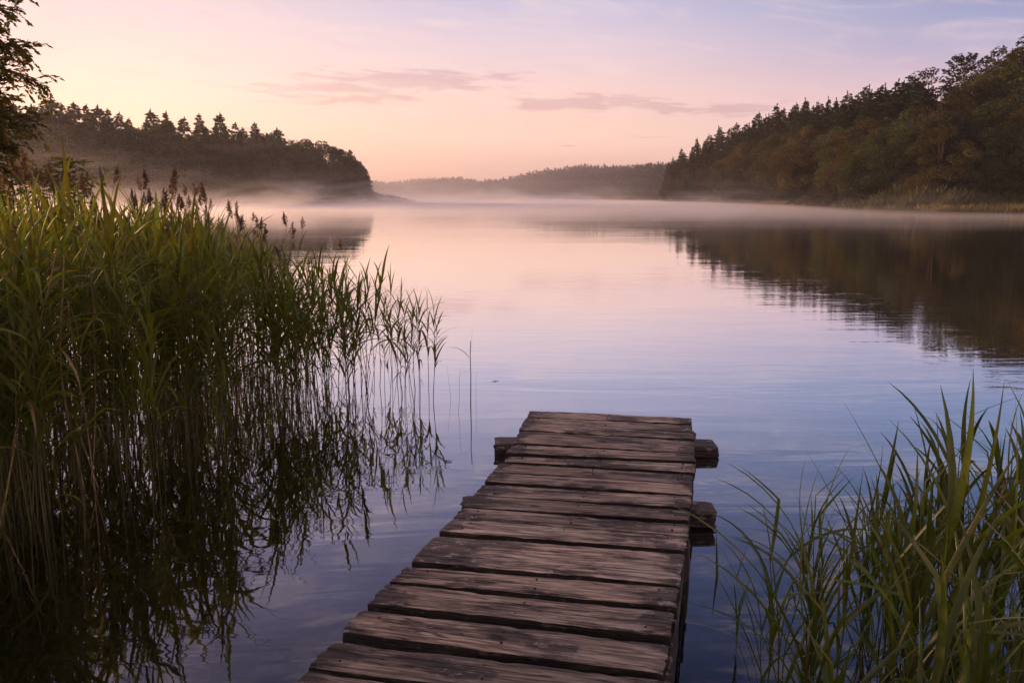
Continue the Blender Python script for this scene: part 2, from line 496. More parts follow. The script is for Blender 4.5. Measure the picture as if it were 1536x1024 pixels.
def mat_water():
    m, t = new_mat('water')
    geo = t.n('ShaderNodeNewGeometry')
    pos = geo.outputs['Position']
    # crests run roughly across the view
    v1 = t.mapping(pos, scale=(0.45, 1.6, 1), rot=(0, 0, R(6)))
    v2 = t.mapping(pos, scale=(1.4, 4.2, 1), rot=(0, 0, R(-9)))
    v3 = t.mapping(pos, scale=(0.10, 0.30, 1), rot=(0, 0, R(3)))
    a = t.noise(v1, 1.0, 3, 0.5, 0.9)
    b = t.noise(v2, 1.3, 3, 0.55, 1.0)
    c = t.noise(v3, 1.0, 2, 0.5)
    # patches of breeze
    pv = t.mapping(pos, scale=(0.035, 0.11, 1), rot=(0, 0, R(8)))
    patch = t.mapr(t.noise(pv, 1.0, 3, 0.55), 0.40, 0.68)
    h = t.m('ADD', t.m('MULTIPLY', a, 0.022), t.m('MULTIPLY', c, 0.05))
    h = t.m('ADD', h, t.m('MULTIPLY', t.m('MULTIPLY', b, t.m('ADD', t.m('MULTIPLY', patch, 1.5), 0.14)), 0.0095))
    bp = t.n('ShaderNodeBump'); bp.inputs['Strength'].default_value = 0.16; bp.inputs['Distance'].default_value = 1.0
    t.L(h, bp.inputs['Height'])
    gl = t.n('ShaderNodeBsdfGlossy'); gl.inputs['Roughness'].default_value = 0.018
    gl.inputs['Color'].default_value = (0.97, 0.97, 0.98, 1)
    t.L(bp.outputs[0], gl.inputs['Normal'])
    tr = t.n('ShaderNodeBsdfTransparent'); tr.inputs['Color'].default_value = (0.30, 0.31, 0.32, 1)
    lw = t.n('ShaderNodeLayerWeight'); lw.inputs['Blend'].default_value = 0.5
    t.L(bp.outputs[0], lw.inputs['Normal'])
    f = t.mapr(lw.outputs['Facing'], 0.28, 0.97)
    f = t.m('ADD', t.m('MULTIPLY', f, 0.94), 0.04, clamp=True)
    mx = t.n('ShaderNodeMixShader'); t.L(f, mx.inputs[0])
    t.L(tr.outputs[0], mx.inputs[1]); t.L(gl.outputs[0], mx.inputs[2])
    o = t.n('ShaderNodeOutputMaterial'); t.L(mx.outputs[0], o.inputs['Surface'])
    return m
wn = 96
wa = np.linspace(0, 2 * np.pi, wn, endpoint=False)
wv = [(0, 0, 0)] + [(math.sin(a) * 420, math.cos(a) * 420, 0) for a in wa]
wf = [(0, 1 + (i + 1) % wn, 1 + i) for i in range(wn)]
tag(link('water', mesh_from('water', wv, wf, mat_water())), kind='structure', label='still misty lake reflecting the sunrise sky')

# ------------------------------------------------------------------ foliage cards
rng = np.random.default_rng(7)
def cards(geo, c, along, size_l, size_w, rg, roll=1.0, nh=None):
    """quads centred at c, long axis `along` (unit), random roll"""
    n = len(c)
    if n == 0: return
    along = along / np.maximum(1e-9, np.linalg.norm(along, axis=1))[:, None]
    rnd = rg.normal(size=(n, 3)); rnd[:, 2] *= 0.0 if roll == 0 else 1.0
    side = np.cross(along, (np.array([0, 0, 1.0]) if nh is None else nh) + rnd * (0.6 if nh is None else .26) * roll)
    side /= np.maximum(1e-9, np.linalg.norm(side, axis=1))[:, None]
    l = np.broadcast_to(size_l, n)[:, None]; w = np.broadcast_to(size_w, n)[:, None]
    v = np.stack([c - along * l * .5, c - along * l * .05 + side * w * .5, c + along * l * .5, c - along * l * .05 - side * w * .5], 1)
    f = np.arange(n * 4).reshape(n, 4)
    geo.add(v.reshape(-1, 3), f)

def conifer(seed, h=18.0, r=3.0, base=0.1, pw=0.8, nlev=26, nb=8, spray=0.42, rise=0.25, dens=1.0, gaps=0.0, top_r=0.0):
    rg = np.random.default_rng(seed)
    tr = Geo(); cr = Geo()
    bx, by = rg.uniform(-.25, .25, 2)
    tp = [(bx * (k / 8) ** 2, by * (k / 8) ** 2, h * k / 8) for k in range(9)]
    tr.tube([(x, y, z - (0.6 if i == 0 else 0)) for i, (x, y, z) in enumerate(tp)], [h * .014 * (1 - .92 * i / 8) for i in range(9)], 7)
    for i in range(nlev):
        t = base + (1 - base) * (i / nlev) ** 0.95
        z0 = h * t
        if rg.random() < gaps: continue
        Rr = (r * (1 - t) ** pw * (0.55 + 0.45 * min(1, (t - base) * 6 + .4)) + top_r * (1 - t) ** .3) * rg.uniform(.82, 1.12)
        n = max(3, int(nb * (0.5 + 0.5 * (1 - t)) + rg.integers(0, 2)))
        a0 = rg.uniform(0, 6.28)
        for b in range(n):
            a = a0 + 6.283 * b / n + rg.uniform(-.3, .3)
            L = Rr * rg.uniform(.6, 1.15)
            d = np.array([math.cos(a), math.sin(a), 0])
            sl = rise + rg.uniform(-.1, .12)
            zb = z0 + rg.uniform(-.3, .3) * h / nlev
            if L > 0.6:
                tr.tube([(0, 0, zb), (d[0] * L * .5, d[1] * L * .5, zb + sl * L * .5), (d[0] * L * .95, d[1] * L * .95, zb + sl * L * .8)],
                        [h * .0028, h * .0018, h * .0006], 3)
            m = max(5, int(L / spray * 8.5 * dens))
            s = rg.uniform(.12, 1.0, m) ** 0.75
            off = rg.normal(size=m) * (.24 * L * (1.2 - s) + .07)
            perp = np.array([-d[1], d[0], 0])
            c = d[None] * (L * s)[:, None] + perp[None] * off[:, None]
            c[:, 2] = zb + sl * L * s - (0.22 * L) * s ** 2.2 - np.abs(off) * .25 - rg.uniform(0, .22, m) * (.5 + L * .3) + rg.normal(size=m) * spray * .32
            al = d[None] + perp[None] * (np.sign(off) * rg.uniform(.1, .9, m))[:, None]
            al[:, 2] = rg.uniform(-.45, .25, m) + sl * .5
            cards(cr, c, al, spray * rg.uniform(.8, 1.5, m), spray * .62 * rg.uniform(.7, 1.3, m), rg)
    # leader
    m = 14
    c = np.zeros((m, 3)); c[:, 2] = h * (1 + rg.uniform(-.035, .008, m)); c[:, 0] = bx; c[:, 1] = by
    al = rg.normal(size=(m, 3)) * .35; al[:, 2] = 1
    cards(cr, c, al, spray * 1.0, spray * .35, rg)
    return tr, cr

def broadleaf(seed, h=14.0, r=4.6, base=0.16, nclump=46, leaf=0.36, per=120, flat=0.42, open_=0.0):
    rg = np.random.default_rng(seed)
    tr = Geo(); cr = Geo()
    lean = rg.uniform(-.6, .6, 2)
    tp = [np.array([lean[0] * (k / 6) ** 1.5, lean[1] * (k / 6) ** 1.5, h * .8 * k / 6 - (0.6 if k == 0 else 0)]) for k in range(7)]
    tr.tube(tp, [h * .020 * (1 - .85 * k / 6) for k in range(7)], 8)
    cz = h * (base + (1 - base) * .5); hz = h * (1 - base) * .5
    for i in range(nclump):
        u = rg.uniform(-1, 1); a = rg.uniform(0, 6.283)
        rad = (1 - abs(u) ** 2.2) ** .5
        q = rg.uniform(.62, 1.0)
        asym = 1 + .25 * math.sin(a * 2 + seed) + .15 * math.sin(a * 5 + seed * 2 + u * 3)
        # fuller lower half
        c0 = np.array([math.cos(a) * rad * r * q * asym, math.sin(a) * rad * r * q * asym, cz + u * hz * .95])
        cw = r * rg.uniform(.22, .40)
        k = int(np.clip((c0[2] / (h * .8)) * 6 * .6, 1, 5))
        p0 = tp[k]
        if i % 2 == 0:
            mid = (p0 + c0) * .5 + np.array([0, 0, -.05 * h * .3])
            tr.tube([p0, mid, c0], [h * .007, h * .005, h * .002], 4)
        m = int(per * rg.uniform(.7, 1.2) * (1 - open_ * rg.random()))
        g = rg.normal(size=(m, 3)); g /= np.linalg.norm(g, axis=1)[:, None]
        g *= (rg.uniform(.35, 1.0, m) ** .5)[:, None]
        c = c0 + g * np.array([cw, cw, cw * flat]) 
        out = np.array([c0[0], c0[1], 0]); out = out / max(.1, np.linalg.norm(out))
        drop = ((c - c0) @ out); c[:, 2] -= np.maximum(0, drop) * .35
        al = g * .6 + out * .7; al[:, 2] = al[:, 2] * .5 - .15
        al += rg.normal(size=(m, 3)) * .35
        cards(cr, c, al, leaf * rg.uniform(.7, 1.3, m), leaf * .75 * rg.uniform(.7, 1.3, m), rg, roll=1.0, nh=g / np.maximum(.05, np.linalg.norm(g, axis=1))[:, None] + np.array([0, 0, .35]) + out * .3)
    return tr, cr

def tree_proto(kind, geos, mat_c, mat_t=None):
    tr, cr = geos
    tm = mesh_from('trunk', *tr.arrays(), mat_t or M_bark, smooth=True)
    cm = mesh_from('crown', *cr.arrays(), mat_c)
    v = cr.arrays()[0]
    return dict(kind=kind, tm=tm, cm=cm, top=float(np.percentile(v[:, 2], 99.95)), first=None)

def plant_tree(pr, x, y, height, rz, wide, label, cat, group, z=None, crown_mesh=None):
    if z is None: z = float(terrain([(x, y)])[0])
    s = height / pr['top']
    if pr['first'] is None:
        root = empty(pr['kind'], (0, 0, 0))
        t = link('trunk', pr['tm'], root); c = link('crown', crown_mesh or pr['cm'], root)
        pr['first'] = (root, t, c)
    else:
        r0, t0, c0 = pr['first']
        root = r0.copy(); COL.objects.link(root)
        t = t0.copy(); COL.objects.link(t); t.parent = root
        c = c0.copy(); COL.objects.link(c); c.parent = root
        for k in ('group',):
            if k in root: del root[k]
    root.location = (x, y, z); root.rotation_euler = (0, 0, rz); root.scale = (s * wide, s * wide, s)
    tag(root, label, cat, group)
    return root

CON = [tree_proto('conifer_tree', conifer(11 + i, 18, 4.2 + .5 * (i % 3), .04, .62 + .12 * (i % 2), 34, 9, .46, .16 + .05 * (i % 3)), M_needle) for i in range(4)]
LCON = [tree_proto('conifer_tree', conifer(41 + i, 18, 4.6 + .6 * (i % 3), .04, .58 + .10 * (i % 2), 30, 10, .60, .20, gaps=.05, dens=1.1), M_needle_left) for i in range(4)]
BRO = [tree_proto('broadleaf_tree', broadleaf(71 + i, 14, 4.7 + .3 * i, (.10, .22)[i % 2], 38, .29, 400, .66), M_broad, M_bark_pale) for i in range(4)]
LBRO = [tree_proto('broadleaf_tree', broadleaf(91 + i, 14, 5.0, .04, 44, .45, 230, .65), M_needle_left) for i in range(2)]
PINE = [tree_proto('pine_tree', conifer(121, 18, 2.4, .45, .35, 12, 6, .36, .35, dens=.9, gaps=.15, top_r=1.4), M_needle, M_bark_pale),
        tree_proto('pine_tree', conifer(122, 18, 5.0, .50, .45, 15, 9, .36, 1.0, dens=1.0, gaps=.05), M_needle, M_bark_pale),
        tree_proto('pine_tree', broadleaf(123, 17, 3.6, .55, 20, .30, 90, .30, .3), M_needle, M_bark_pale)]

rr = random.Random(5)
# ---- left forest: skyline trees measured off the photograph, then the ranks in front of them
SKY_L = [(28, 158), (55, 160), (82, 150), (100, 158), (117, 156), (135, 160), (154, 162), (167, 166), (183, 171), (197, 180), (232, 168), (252, 170),
         (278, 179), (302, 174), (332, 173), (355, 187), (366, 194), (384, 187), (417, 195), (443, 213), (460, 211), (477, 213),
         (497, 222), (512, 232), (525, 227), (537, 243)]
def interp(tab, x):
    for (a, b), (c, d) in zip(tab, tab[1:]):
        if x <= c: return b + (d - b) * max(0, (x - a)) / (c - a)
    return tab[-1][1]
shoreL = [(-60, 160), (60, 166), (200, 172), (320, 176), (430, 181), (520, 186), (575, 198)]
named_L = {82: 'tall airy conifer at the skyline just right of the near overhanging tree', 232: 'left one of the paired broad conifers standing above the left forest',
           252: 'right one of the paired broad conifers standing above the left forest', 332: 'tallest pointed conifer at the middle of the left forest skyline',
           384: 'layered conifer standing clear above the canopy, left of the last lone layered one', 417: 'last lone layered conifer clear of the canopy before the left forest drops',
           525: 'tall tree at the lake end of the left forest, above the spit', 302: 'broad conifer just left of the tallest left forest conifer'}
nL = 0
for i, (px, py) in enumerate(SKY_L):
    D = interp(shoreL, px) + rr.uniform(16, 24)
    if px > 490: D = interp(shoreL, px) + rr.uniform(6, 10)
    x = xat(px, D, 12)
    z0 = float(terrain([(x, D)])[0])
    h = zat(py - 2, D) - z0
    pr = LCON[i % 4] if px < 435 or px in (512,) else (LBRO[i % 2] if px not in (525,) else LCON[1])
    kindword = 'conifer' if (any(pr is q_ for q_ in LCON) or px > 500) else 'leafy tree'
    lab = named_L.get(px, f'hazy skyline {kindword} of the forest on the left shore')
    if px > 500: pr = LCON[(i + 1) % 4]
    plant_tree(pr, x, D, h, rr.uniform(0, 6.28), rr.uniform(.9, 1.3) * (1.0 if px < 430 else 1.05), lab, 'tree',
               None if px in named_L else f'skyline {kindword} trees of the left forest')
    nL += 1
for row, (off, step, frac) in enumerate([(15, 12, .97), (8, 14, .80), (3.2, 13, .55)]):
    px = -10 + row * 6
    while px < 546:
        D = interp(shoreL, px) + off + rr.uniform(-1.5, 1.5)
        x = xat(px, D, 8)
        z0 = float(terrain([(x, D)])[0])
        topy = interp(SKY_L, px)
        if px > 497: topy = 243 if px < 535 else 256
        full = zat(topy + 9, D) - z0
        h = full * frac * rr.uniform(.70, 1.07)
        if z0 > 0.1:
            con = rr.random() < .5
            pr = LCON[rr.randrange(4)] if con else LBRO[rr.randrange(2)]
            w = 'conifer' if con else 'leafy tree'
            rown = ['behind the front ranks', 'in the second rank', 'at the water edge'][row]
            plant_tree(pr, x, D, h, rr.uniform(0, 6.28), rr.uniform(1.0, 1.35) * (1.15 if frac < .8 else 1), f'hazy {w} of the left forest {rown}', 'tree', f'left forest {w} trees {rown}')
        px += step * rr.uniform(.8, 1.25)

for px, ty, off in ((548, 252, 3.5), (541, 242, 5), (533, 236, 5.5)):
    D = interp(shoreL, px) + off; x = xat(px, D, 5); z0 = float(terrain([(x, D)])[0])
    plant_tree(LCON[px % 4], x, D, zat(ty, D) - z0, px, 1.25, 'bushy conifer closing the lake end of the left forest', 'tree', 'last conifers of the left forest')

# ---- right forest
SKY_R = [(1003, 244), (1012, 238), (1024, 226), (1034, 222), (1046, 210), (1060, 206), (1077, 195), (1090, 196), (1104, 190), (1118, 184), (1131, 172), (1145, 172), (1159, 160), (1173, 163), (1186, 156), (1206, 153), (1222, 154),
         (1241, 148), (1252, 152), (1264, 143), (1280, 142), (1294, 133), (1308, 134), (1321, 126), (1341, 122), (1352, 126), (1364, 120)]
shoreR = [(990, 252), (1010, 236), (1060, 212), (1130, 165), (1180, 143), (1225, 126), (1300, 99), (1400, 87.5), (1536, 84), (1700, 76)]
def place_px(pr, px, topy, D, wide, label, group=None, cat='tree'):
    x = xat(px, D, 10)
    z0 = float(terrain([(x, D)])[0])
    h = zat(topy, D) - z0
    return plant_tree(pr, x, D, h, rr.uniform(0, 6.28), wide, label, cat, group)
for i, (px, py) in enumerate(SKY_R):
    D = interp(shoreR, px) + (14 if px < 1060 else 26) + rr.uniform(-2, 5)
    place_px(CON[rr.randrange(4)], px + rr.uniform(-3, 3), py - 2 + rr.uniform(-3, 5), D, rr.uniform(.9, 1.45) * (.8 if py > 200 else 1.0), 'dark pointed spruce on the skyline of the right slope', 'skyline spruces of the right forest')
# second rank of conifers just below the skyline
px = 1006
while px < 1400:
    D = interp(shoreR, px) + (9 if px < 1060 else 17) + rr.uniform(-2, 3)
    ty = interp(SKY_R, px) + rr.uniform(2, 14) * (1 if px > 1040 else .6)
    place_px(CON[rr.randrange(4)], px, ty, D, rr.uniform(1.0, 1.5), 'dark spruce in the rank just under the right skyline', 'spruces under the skyline of the right forest')
    px += rr.uniform(8, 13)
# broadleaf fringe: crown top positions measured from the photograph (px, top y, distance behind shore)
BR = [(1005, 262, 5), (1018, 258, 5), (1034, 252, 5), (1048, 256, 6), (1064, 248, 8), (1068, 262, 4), (1082, 240, 8), (1100, 246, 4), (1092, 262, 4),
      (1116, 214, 9), (1137, 222, 5), (1152, 208, 8), (1168, 200, 7), (1192, 196, 9), (1212, 188, 8), (1232, 200, 7), (1244, 246, 4), (1262, 190, 9), (1262, 236, 4),
      (1286, 244, 4), (1300, 205, 9), (1312, 176, 12), (1330, 190, 8), (1352, 150, 14), (1362, 182, 9), (1385, 146, 16), (1396, 170, 10), (1424, 150, 14), (1418, 188, 8), (1440, 140, 16),
      (1455, 120, 18), (1462, 160, 11), (1485, 108, 19), (1490, 150, 12), (1512, 96, 20), (1520, 140, 12), (1540, 84, 20), (1545, 160, 9), (1570, 110, 15), (1508, 185, 8),
      (1600, 130, 12), (1640, 120, 12), (1508, 84, 22), (1534, 66, 23), (1556, 58, 24), (1590, 52, 22), (1630, 50, 20), (1670, 55, 18)]
special = {(1312, 176): 'golden brown broadleaf tree at the left end of the near right bank stand', (1540, 84): 'highest brown broadleaf crown at the right end of the slope',
           (1286, 244): 'low bushy broadleaf tree at the foot of the tall right stand', (1116, 214): 'rounded tan broadleaf tree low on the right shore, left of the big crowns'}
BR = [b for k, b in enumerate(BR) if b[0] > 1500 or b[:2] in special or k % 4 != 3]
for i, (px, py, off) in enumerate(BR):
    D = interp(shoreR, min(px, 1690)) + off
    lab = special.get((px, py), 'golden brown broadleaf tree crowded along the right bank' if px > 1290 else 'tan broadleaf tree fringing the farther right shore')
    place_px(BRO[i % 4], px, py, D, rr.uniform(.9, 1.1) * (1.0 if px > 1100 else .85), lab, None if (px, py) in special else ('broadleaf trees of the near right bank' if px > 1290 else 'broadleaf trees of the farther right shore'))
for k, (px, ty, off) in enumerate([(1076, 232, 8), (1108, 222, 9), (1128, 212, 11), (1150, 214, 7), (1180, 206, 10), (1204, 212, 6), (1222, 184, 11), (1250, 200, 8), (1276, 196, 9), (1296, 188, 11),
                                   (1320, 198, 6), (1344, 176, 12), (1374, 168, 12), (1408, 178, 10), (1432, 176, 9), (1448, 170, 10), (1474, 156, 12), (1500, 160, 9), (1250, 262, 4), (1232, 250, 4)]):
    place_px(CON[k % 4], px, ty, interp(shoreR, px) + off, rr.uniform(1.1, 1.5), 'dark green spruce standing between the broadleaf crowns of the right slope', 'spruces among the broadleaf trees')
place_px(PINE[2], 1396, 100, 118, 1.0, 'flat topped pine leaning out of the skyline left of the fan shaped one')
place_px(PINE[1], 1438, 80, 116, 1.1, 'fan shaped pine rising above the right forest')
place_px(PINE[0], 1468, 92, 116, .7, 'small dark pine tucked right of the fan shaped pine')
place_px(PINE[2], 1492, 70, 112, .7, 'small round headed pine on the crest near the right edge')
place_px(PINE[0], 1530, 44, 110, 1.0, 'tallest ragged pine at the right edge of the frame')

# ---- far wood: one mass across the lake end
SKY_F = [(540, 270), (554, 271), (592, 272), (629, 267), (692, 265), (722, 270), (762, 265), (809, 254), (845, 249), (865, 246), (895, 246), (939, 247), (974, 244), (1010, 241), (1030, 240)]
def far_wood():
    g = Geo()
    protos = []
    for i in range(4):
        tr, cr = conifer(201 + i, 15, 4.2, .03, .62, 16, 8, 1.1, .15, dens=.8)
        protos.append(cr.arrays())
    rg = random.Random(9)
    shoreF = [(500, 322), (560, 354), (640, 374), (740, 372), (850, 354), (940, 327), (990, 300), (1040, 300)]
    for off, step, dy in ((34, 4.5, 1), (26, 4.5, 3), (16, 5, 7), (5, 6, 16)):
        px = 530.0
        while px < 1040:
            D = interp(shoreF, px) + off + rg.uniform(-3, 3)
            if px < 720: D += 18
            ty = interp(SKY_F, px) + dy * (1 if px > 740 else .5) + rg.uniform(-1.8, 2.4)
            x = xat(px, D, 8); z0 = float(terrain([(x, D)])[0])
            h = zat(ty, D) - z0
            if z0 > 0 and h > 3:
                v, f = protos[rg.randrange(4)]
                a = rg.uniform(0, 6.28); ca, sa = math.cos(a), math.sin(a)
                s = h / 15.2; w = s * rg.uniform(.9, 1.3) * (1.2 if s < .9 else 1)
                V = np.column_stack([(v[:, 0] * ca - v[:, 1] * sa) * w + x, (v[:, 0] * sa + v[:, 1] * ca) * w + D, v[:, 2] * s + z0])
                g.add(V, f)
            px += step * rg.uniform(.7, 1.3)
    return g
tag(build('far_forest', far_wood(), M_far), 'distant hazy conifer forest across the far end of the lake', 'forest', kind='stuff')

# ---- bank vegetation
def blade_patch(g, n, sampler, hmin, hmax, w, lean=.3):
    xy = np.array([sampler() for _ in range(n)])
    z = terrain(xy)
    ok = z > -0.05
    xy, z = xy[ok], z[ok]
    n = len(xy)
    h = rng.uniform(hmin, hmax, n)
    d = rng.normal(size=(n, 3)) * lean; d[:, 2] = 1
    c = np.column_stack([xy, z + h * .45])
    cards(g, c, d, h, w * rng.uniform(.7, 1.3, n), rng)
g = Geo()
def samp_band(tab, lo, hi, p0, p1):
    def f():
        px = rr.uniform(p0, p1); D = interp(tab, px) + rr.uniform(lo, hi) 
        return (xat(px, D), D)
    return f
blade_patch(g, 9000, samp_band(shoreR, 0.2, 9, 1000, 1640), .35, 1.0, .12)
blade_patch(g, 3500, samp_band(shoreR, 0.1, 3, 1180, 1640), .3, .8, .10)
blade_patch(g, 1800, samp_band(shoreL, 0.1, 5, -20, 560), .4, 1.1, .16)
blade_patch(g, 1200, lambda: ((lambda px, D: (xat(px, D), D))(rr.uniform(545, 624), rr.uniform(190, 250))), .3, .9, .2)
tag(build('bank_grass', g, M_grass), 'tan grass along the waterlines of the far banks', 'grass', kind='stuff')
# reed brush on the right bank, one bush each
def brush_geo(seed, h=3.0, r=2.4, n=900):
    rg = np.random.default_rng(seed); gg = Geo()
    a = rg.uniform(0, 6.283, n); q = rg.uniform(0, 1, n) ** .6 * r
    hh = h * (1 - (q / r) ** 2 * .7) * rg.uniform(.5, 1.05, n)
    c = np.column_stack([np.cos(a) * q, np.sin(a) * q, hh * rg.uniform(.35, .8, n)])
    d = rg.normal(size=(n, 3)) * .35 + np.column_stack([np.cos(a), np.sin(a), np.zeros(n)]) * .3; d[:, 2] = 1
    cards(gg, c, d, rg.uniform(.5, 1.1, n) * h * .33, rg.uniform(.10, .18, n), rg)
    st = Geo()
    for k in range(7):
        b = rg.uniform(0, 6.28)
        st.tube([(math.cos(b) * .2, math.sin(b) * .2, -.3), (math.cos(b) * r * .3, math.sin(b) * r * .3, h * .6)], [.04, .015], 4)
    return st, gg
BRUSH = []
for i in range(3):
    st, gg = brush_geo(300 + i)
    BRUSH.append(dict(kind='bank_bush', tm=mesh_from('stem', *st.arrays(), M_bark), cm=mesh_from('foliage', *gg.arrays(), M_brush), top=2.9, first=None))
def plant_bush(pr, x, y, h, wide, label, group):
    z = float(terrain([(x, y)])[0])
    s = h / pr['top']
    if pr['first'] is None:
        root = empty('bank_bush', (0, 0, 0)); a = link('stem', pr['tm'], root); b = link('foliage', pr['cm'], root)
        pr['first'] = (root, a, b)
    else:
        r0, a0, b0 = pr['first']
        root = r0.copy(); COL.objects.link(root)
        for o0 in (a0, b0):
            o = o0.copy(); COL.objects.link(o); o.parent = root
    root.location = (x, y, z); root.rotation_euler = (0, 0, rr.uniform(0, 6.28)); root.scale = (s * wide, s * wide, s)
    tag(root, label, 'bush', group)
for i, (px, ty, off) in enumerate([(1212, 288, 3), (1232, 286, 4), (1255, 285, 5), (1300, 276, 5), (1322, 270, 6), (1345, 268, 5), (1368, 264, 6), (1390, 268, 5), (1412, 272, 5), (1436, 276, 4), (1460, 278, 5),
                                   (1285, 284, 3), (1335, 280, 3), (1378, 278, 3), (1425, 284, 3), (1484, 284, 5), (1510, 282, 6), (1545, 284, 5), (1590, 284, 5)]):
    D = interp(shoreR, px) + off
    x = xat(px, D, 1); z0 = float(terrain([(x, D)])[0])
    near = px > 1280
    plant_bush(BRUSH[i % 3], x, D, max(1.0, zat(ty, D) - z0), 1.15, 'grey green reedy bush on the near right bank below the tall trees' if near else 'low bush on the sandy shore farther along the right bank',
               'reedy bushes of the right bank' if near else 'low bushes of the farther right shore')
for i, (px, D, h) in enumerate([(556, 205, 3.0), (566, 215, 2.6), (574, 222, 2.2), (582, 224, 2.0), (590, 226, 1.7), (598, 228, 1.5), (606, 229, 1.1), (548, 200, 3.2), (562, 232, 2.4)]):
    plant_bush(BRUSH[i % 3], xat(px, D), D, h, 1.2, 'low dark bush on the spit reaching out from the left forest', 'bushes of the spit')

# ------------------------------------------------------------------ jetty
DZ = 0.28
def wood_mat(name, dark=1.0, wet=0.0):
    m, t = new_mat(name)
    at_ = t.n('ShaderNodeAttribute', attribute_name='grain')
    v = at_.outputs['Vector']
    sx = t.n('ShaderNodeSeparateXYZ'); t.L(v, sx.inputs[0])
    vg = t.mapping(v, scale=(3.2, 62, 1))
    vg2 = t.mapping(v, scale=(7, 105, 1))
    vb = t.mapping(v, scale=(2.6, 7, 1))
    vs_ = t.mapping(v, scale=(7, 14, 1))
    g1 = t.noise(vg, 1.0, 7, 0.68, 0.45)
    g2 = t.noise(vg2, 1.0, 4, 0.6, 0.2)
    bl = t.noise(vb, 1.0, 5, 0.62, 0.3)
    fl = t.noise(vs_, 2.2, 5, 0.7)
    col = t.ramp(g1, [(0.34, (0.045 * dark, 0.028 * dark, 0.02 * dark)), (0.42, (0.30 * dark, 0.19 * dark, 0.115 * dark)), (0.51, (0.58 * dark, 0.39 * dark, 0.245 * dark)), (0.63, (0.82 * dark, 0.61 * dark, 0.43 * dark))])
    col = t.mix(t.m('MULTIPLY', t.mapr(g2, 0.45, 0.62), 0.6), col, (0.055, 0.038, 0.03, 1))
    gr = t.mapr(t.noise(t.mapping(v, scale=(1.1, 3.0, 1)), 1.0, 3, .6), .42, .62)
    col = t.mix(t.m('MULTIPLY', gr, 0.5), col, t.mix(1.0, col, (0.66, 0.80, 0.92, 1), 'MULTIPLY'))
    # dark weathered patches, more towards the ends
    e2 = t.n('ShaderNodeAttribute', attribute_name='endness')
    pat = t.m('ADD', bl, t.m('MULTIPLY', e2.outputs['Fac'], 0.17))
    col = t.mix(t.m('MULTIPLY', t.mapr(pat, 0.50, 0.62), 0.80), col, (0.050, 0.034, 0.027, 1))
    # knots
    vk = t.mapping(v, scale=(2.0, 5.5, 1))
    vo = t.n('ShaderNodeTexVoronoi'); vo.inputs['Scale'].default_value = 1.25; t.L(vk, vo.inputs['Vector'])
    kn = t.mapr(t.m('ADD', vo.outputs['Distance'], t.m('MULTIPLY', fl, .08)), 0.10, 0.17, 1, 0)
    col = t.mix(t.m('MULTIPLY', kn, 0.85), col, (0.025, 0.016, 0.012, 1))
    # pale lichen and bleached flecks
    flm = t.m('MULTIPLY', t.mapr(fl, 0.56, 0.64), t.mapr(pat, 0.42, 0.56))
    col = t.mix(t.m('MULTIPLY', flm, 0.75), col, (0.52, 0.44, 0.40, 1))
    # cracks along the grain
    vc = t.mapping(v, scale=(0.9, 19, 1))
    cr = t.noise(vc, 1.0, 3, 0.55, 1.2)
    ck = t.m('SUBTRACT', 1.0, t.mapr(t.m('ABSOLUTE', t.m('SUBTRACT', cr, 0.5)), 0.002, 0.022))
    ck = t.m('MULTIPLY', ck, t.mapr(bl, .40, .50))
    col = t.mix(t.m('MULTIPLY', ck, 0.85), col, (0.012, 0.008, 0.006, 1))
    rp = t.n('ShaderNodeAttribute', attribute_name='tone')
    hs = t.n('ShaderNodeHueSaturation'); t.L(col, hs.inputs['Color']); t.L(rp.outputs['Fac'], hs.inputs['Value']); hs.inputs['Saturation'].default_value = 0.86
    p = t.n('ShaderNodeBsdfPrincipled'); t.L(hs.outputs[0], p.inputs['Base Color'])
    p.inputs['Specular IOR Level'].default_value = 0.4
    t.L(t.mapr(g1, .3, .7, .55 - wet, .8 - wet), p.inputs['Roughness'])
    hgt = t.m('ADD', t.m('MULTIPLY', g1, 0.8), t.m('MULTIPLY', g2, 0.35))
    hgt = t.m('SUBTRACT', hgt, t.m('MULTIPLY', ck, 0.9))
    hgt = t.m('SUBTRACT', hgt, t.m('MULTIPLY', kn, 0.3))
    b = t.n('ShaderNodeBump'); b.inputs['Strength'].default_value = 1.0; b.inputs['Distance'].default_value = 0.014
    t.L(hgt, b.inputs['Height']); t.L(b.outputs[0], p.inputs['Normal'])
    o = t.n('ShaderNodeOutputMaterial'); t.L(p.outputs[0], o.inputs['Surface'])
    return m
M_deck = wood_mat('weathered_deck_wood')
M_beam = wood_mat('wet_beam_wood', 0.28, 0.1)

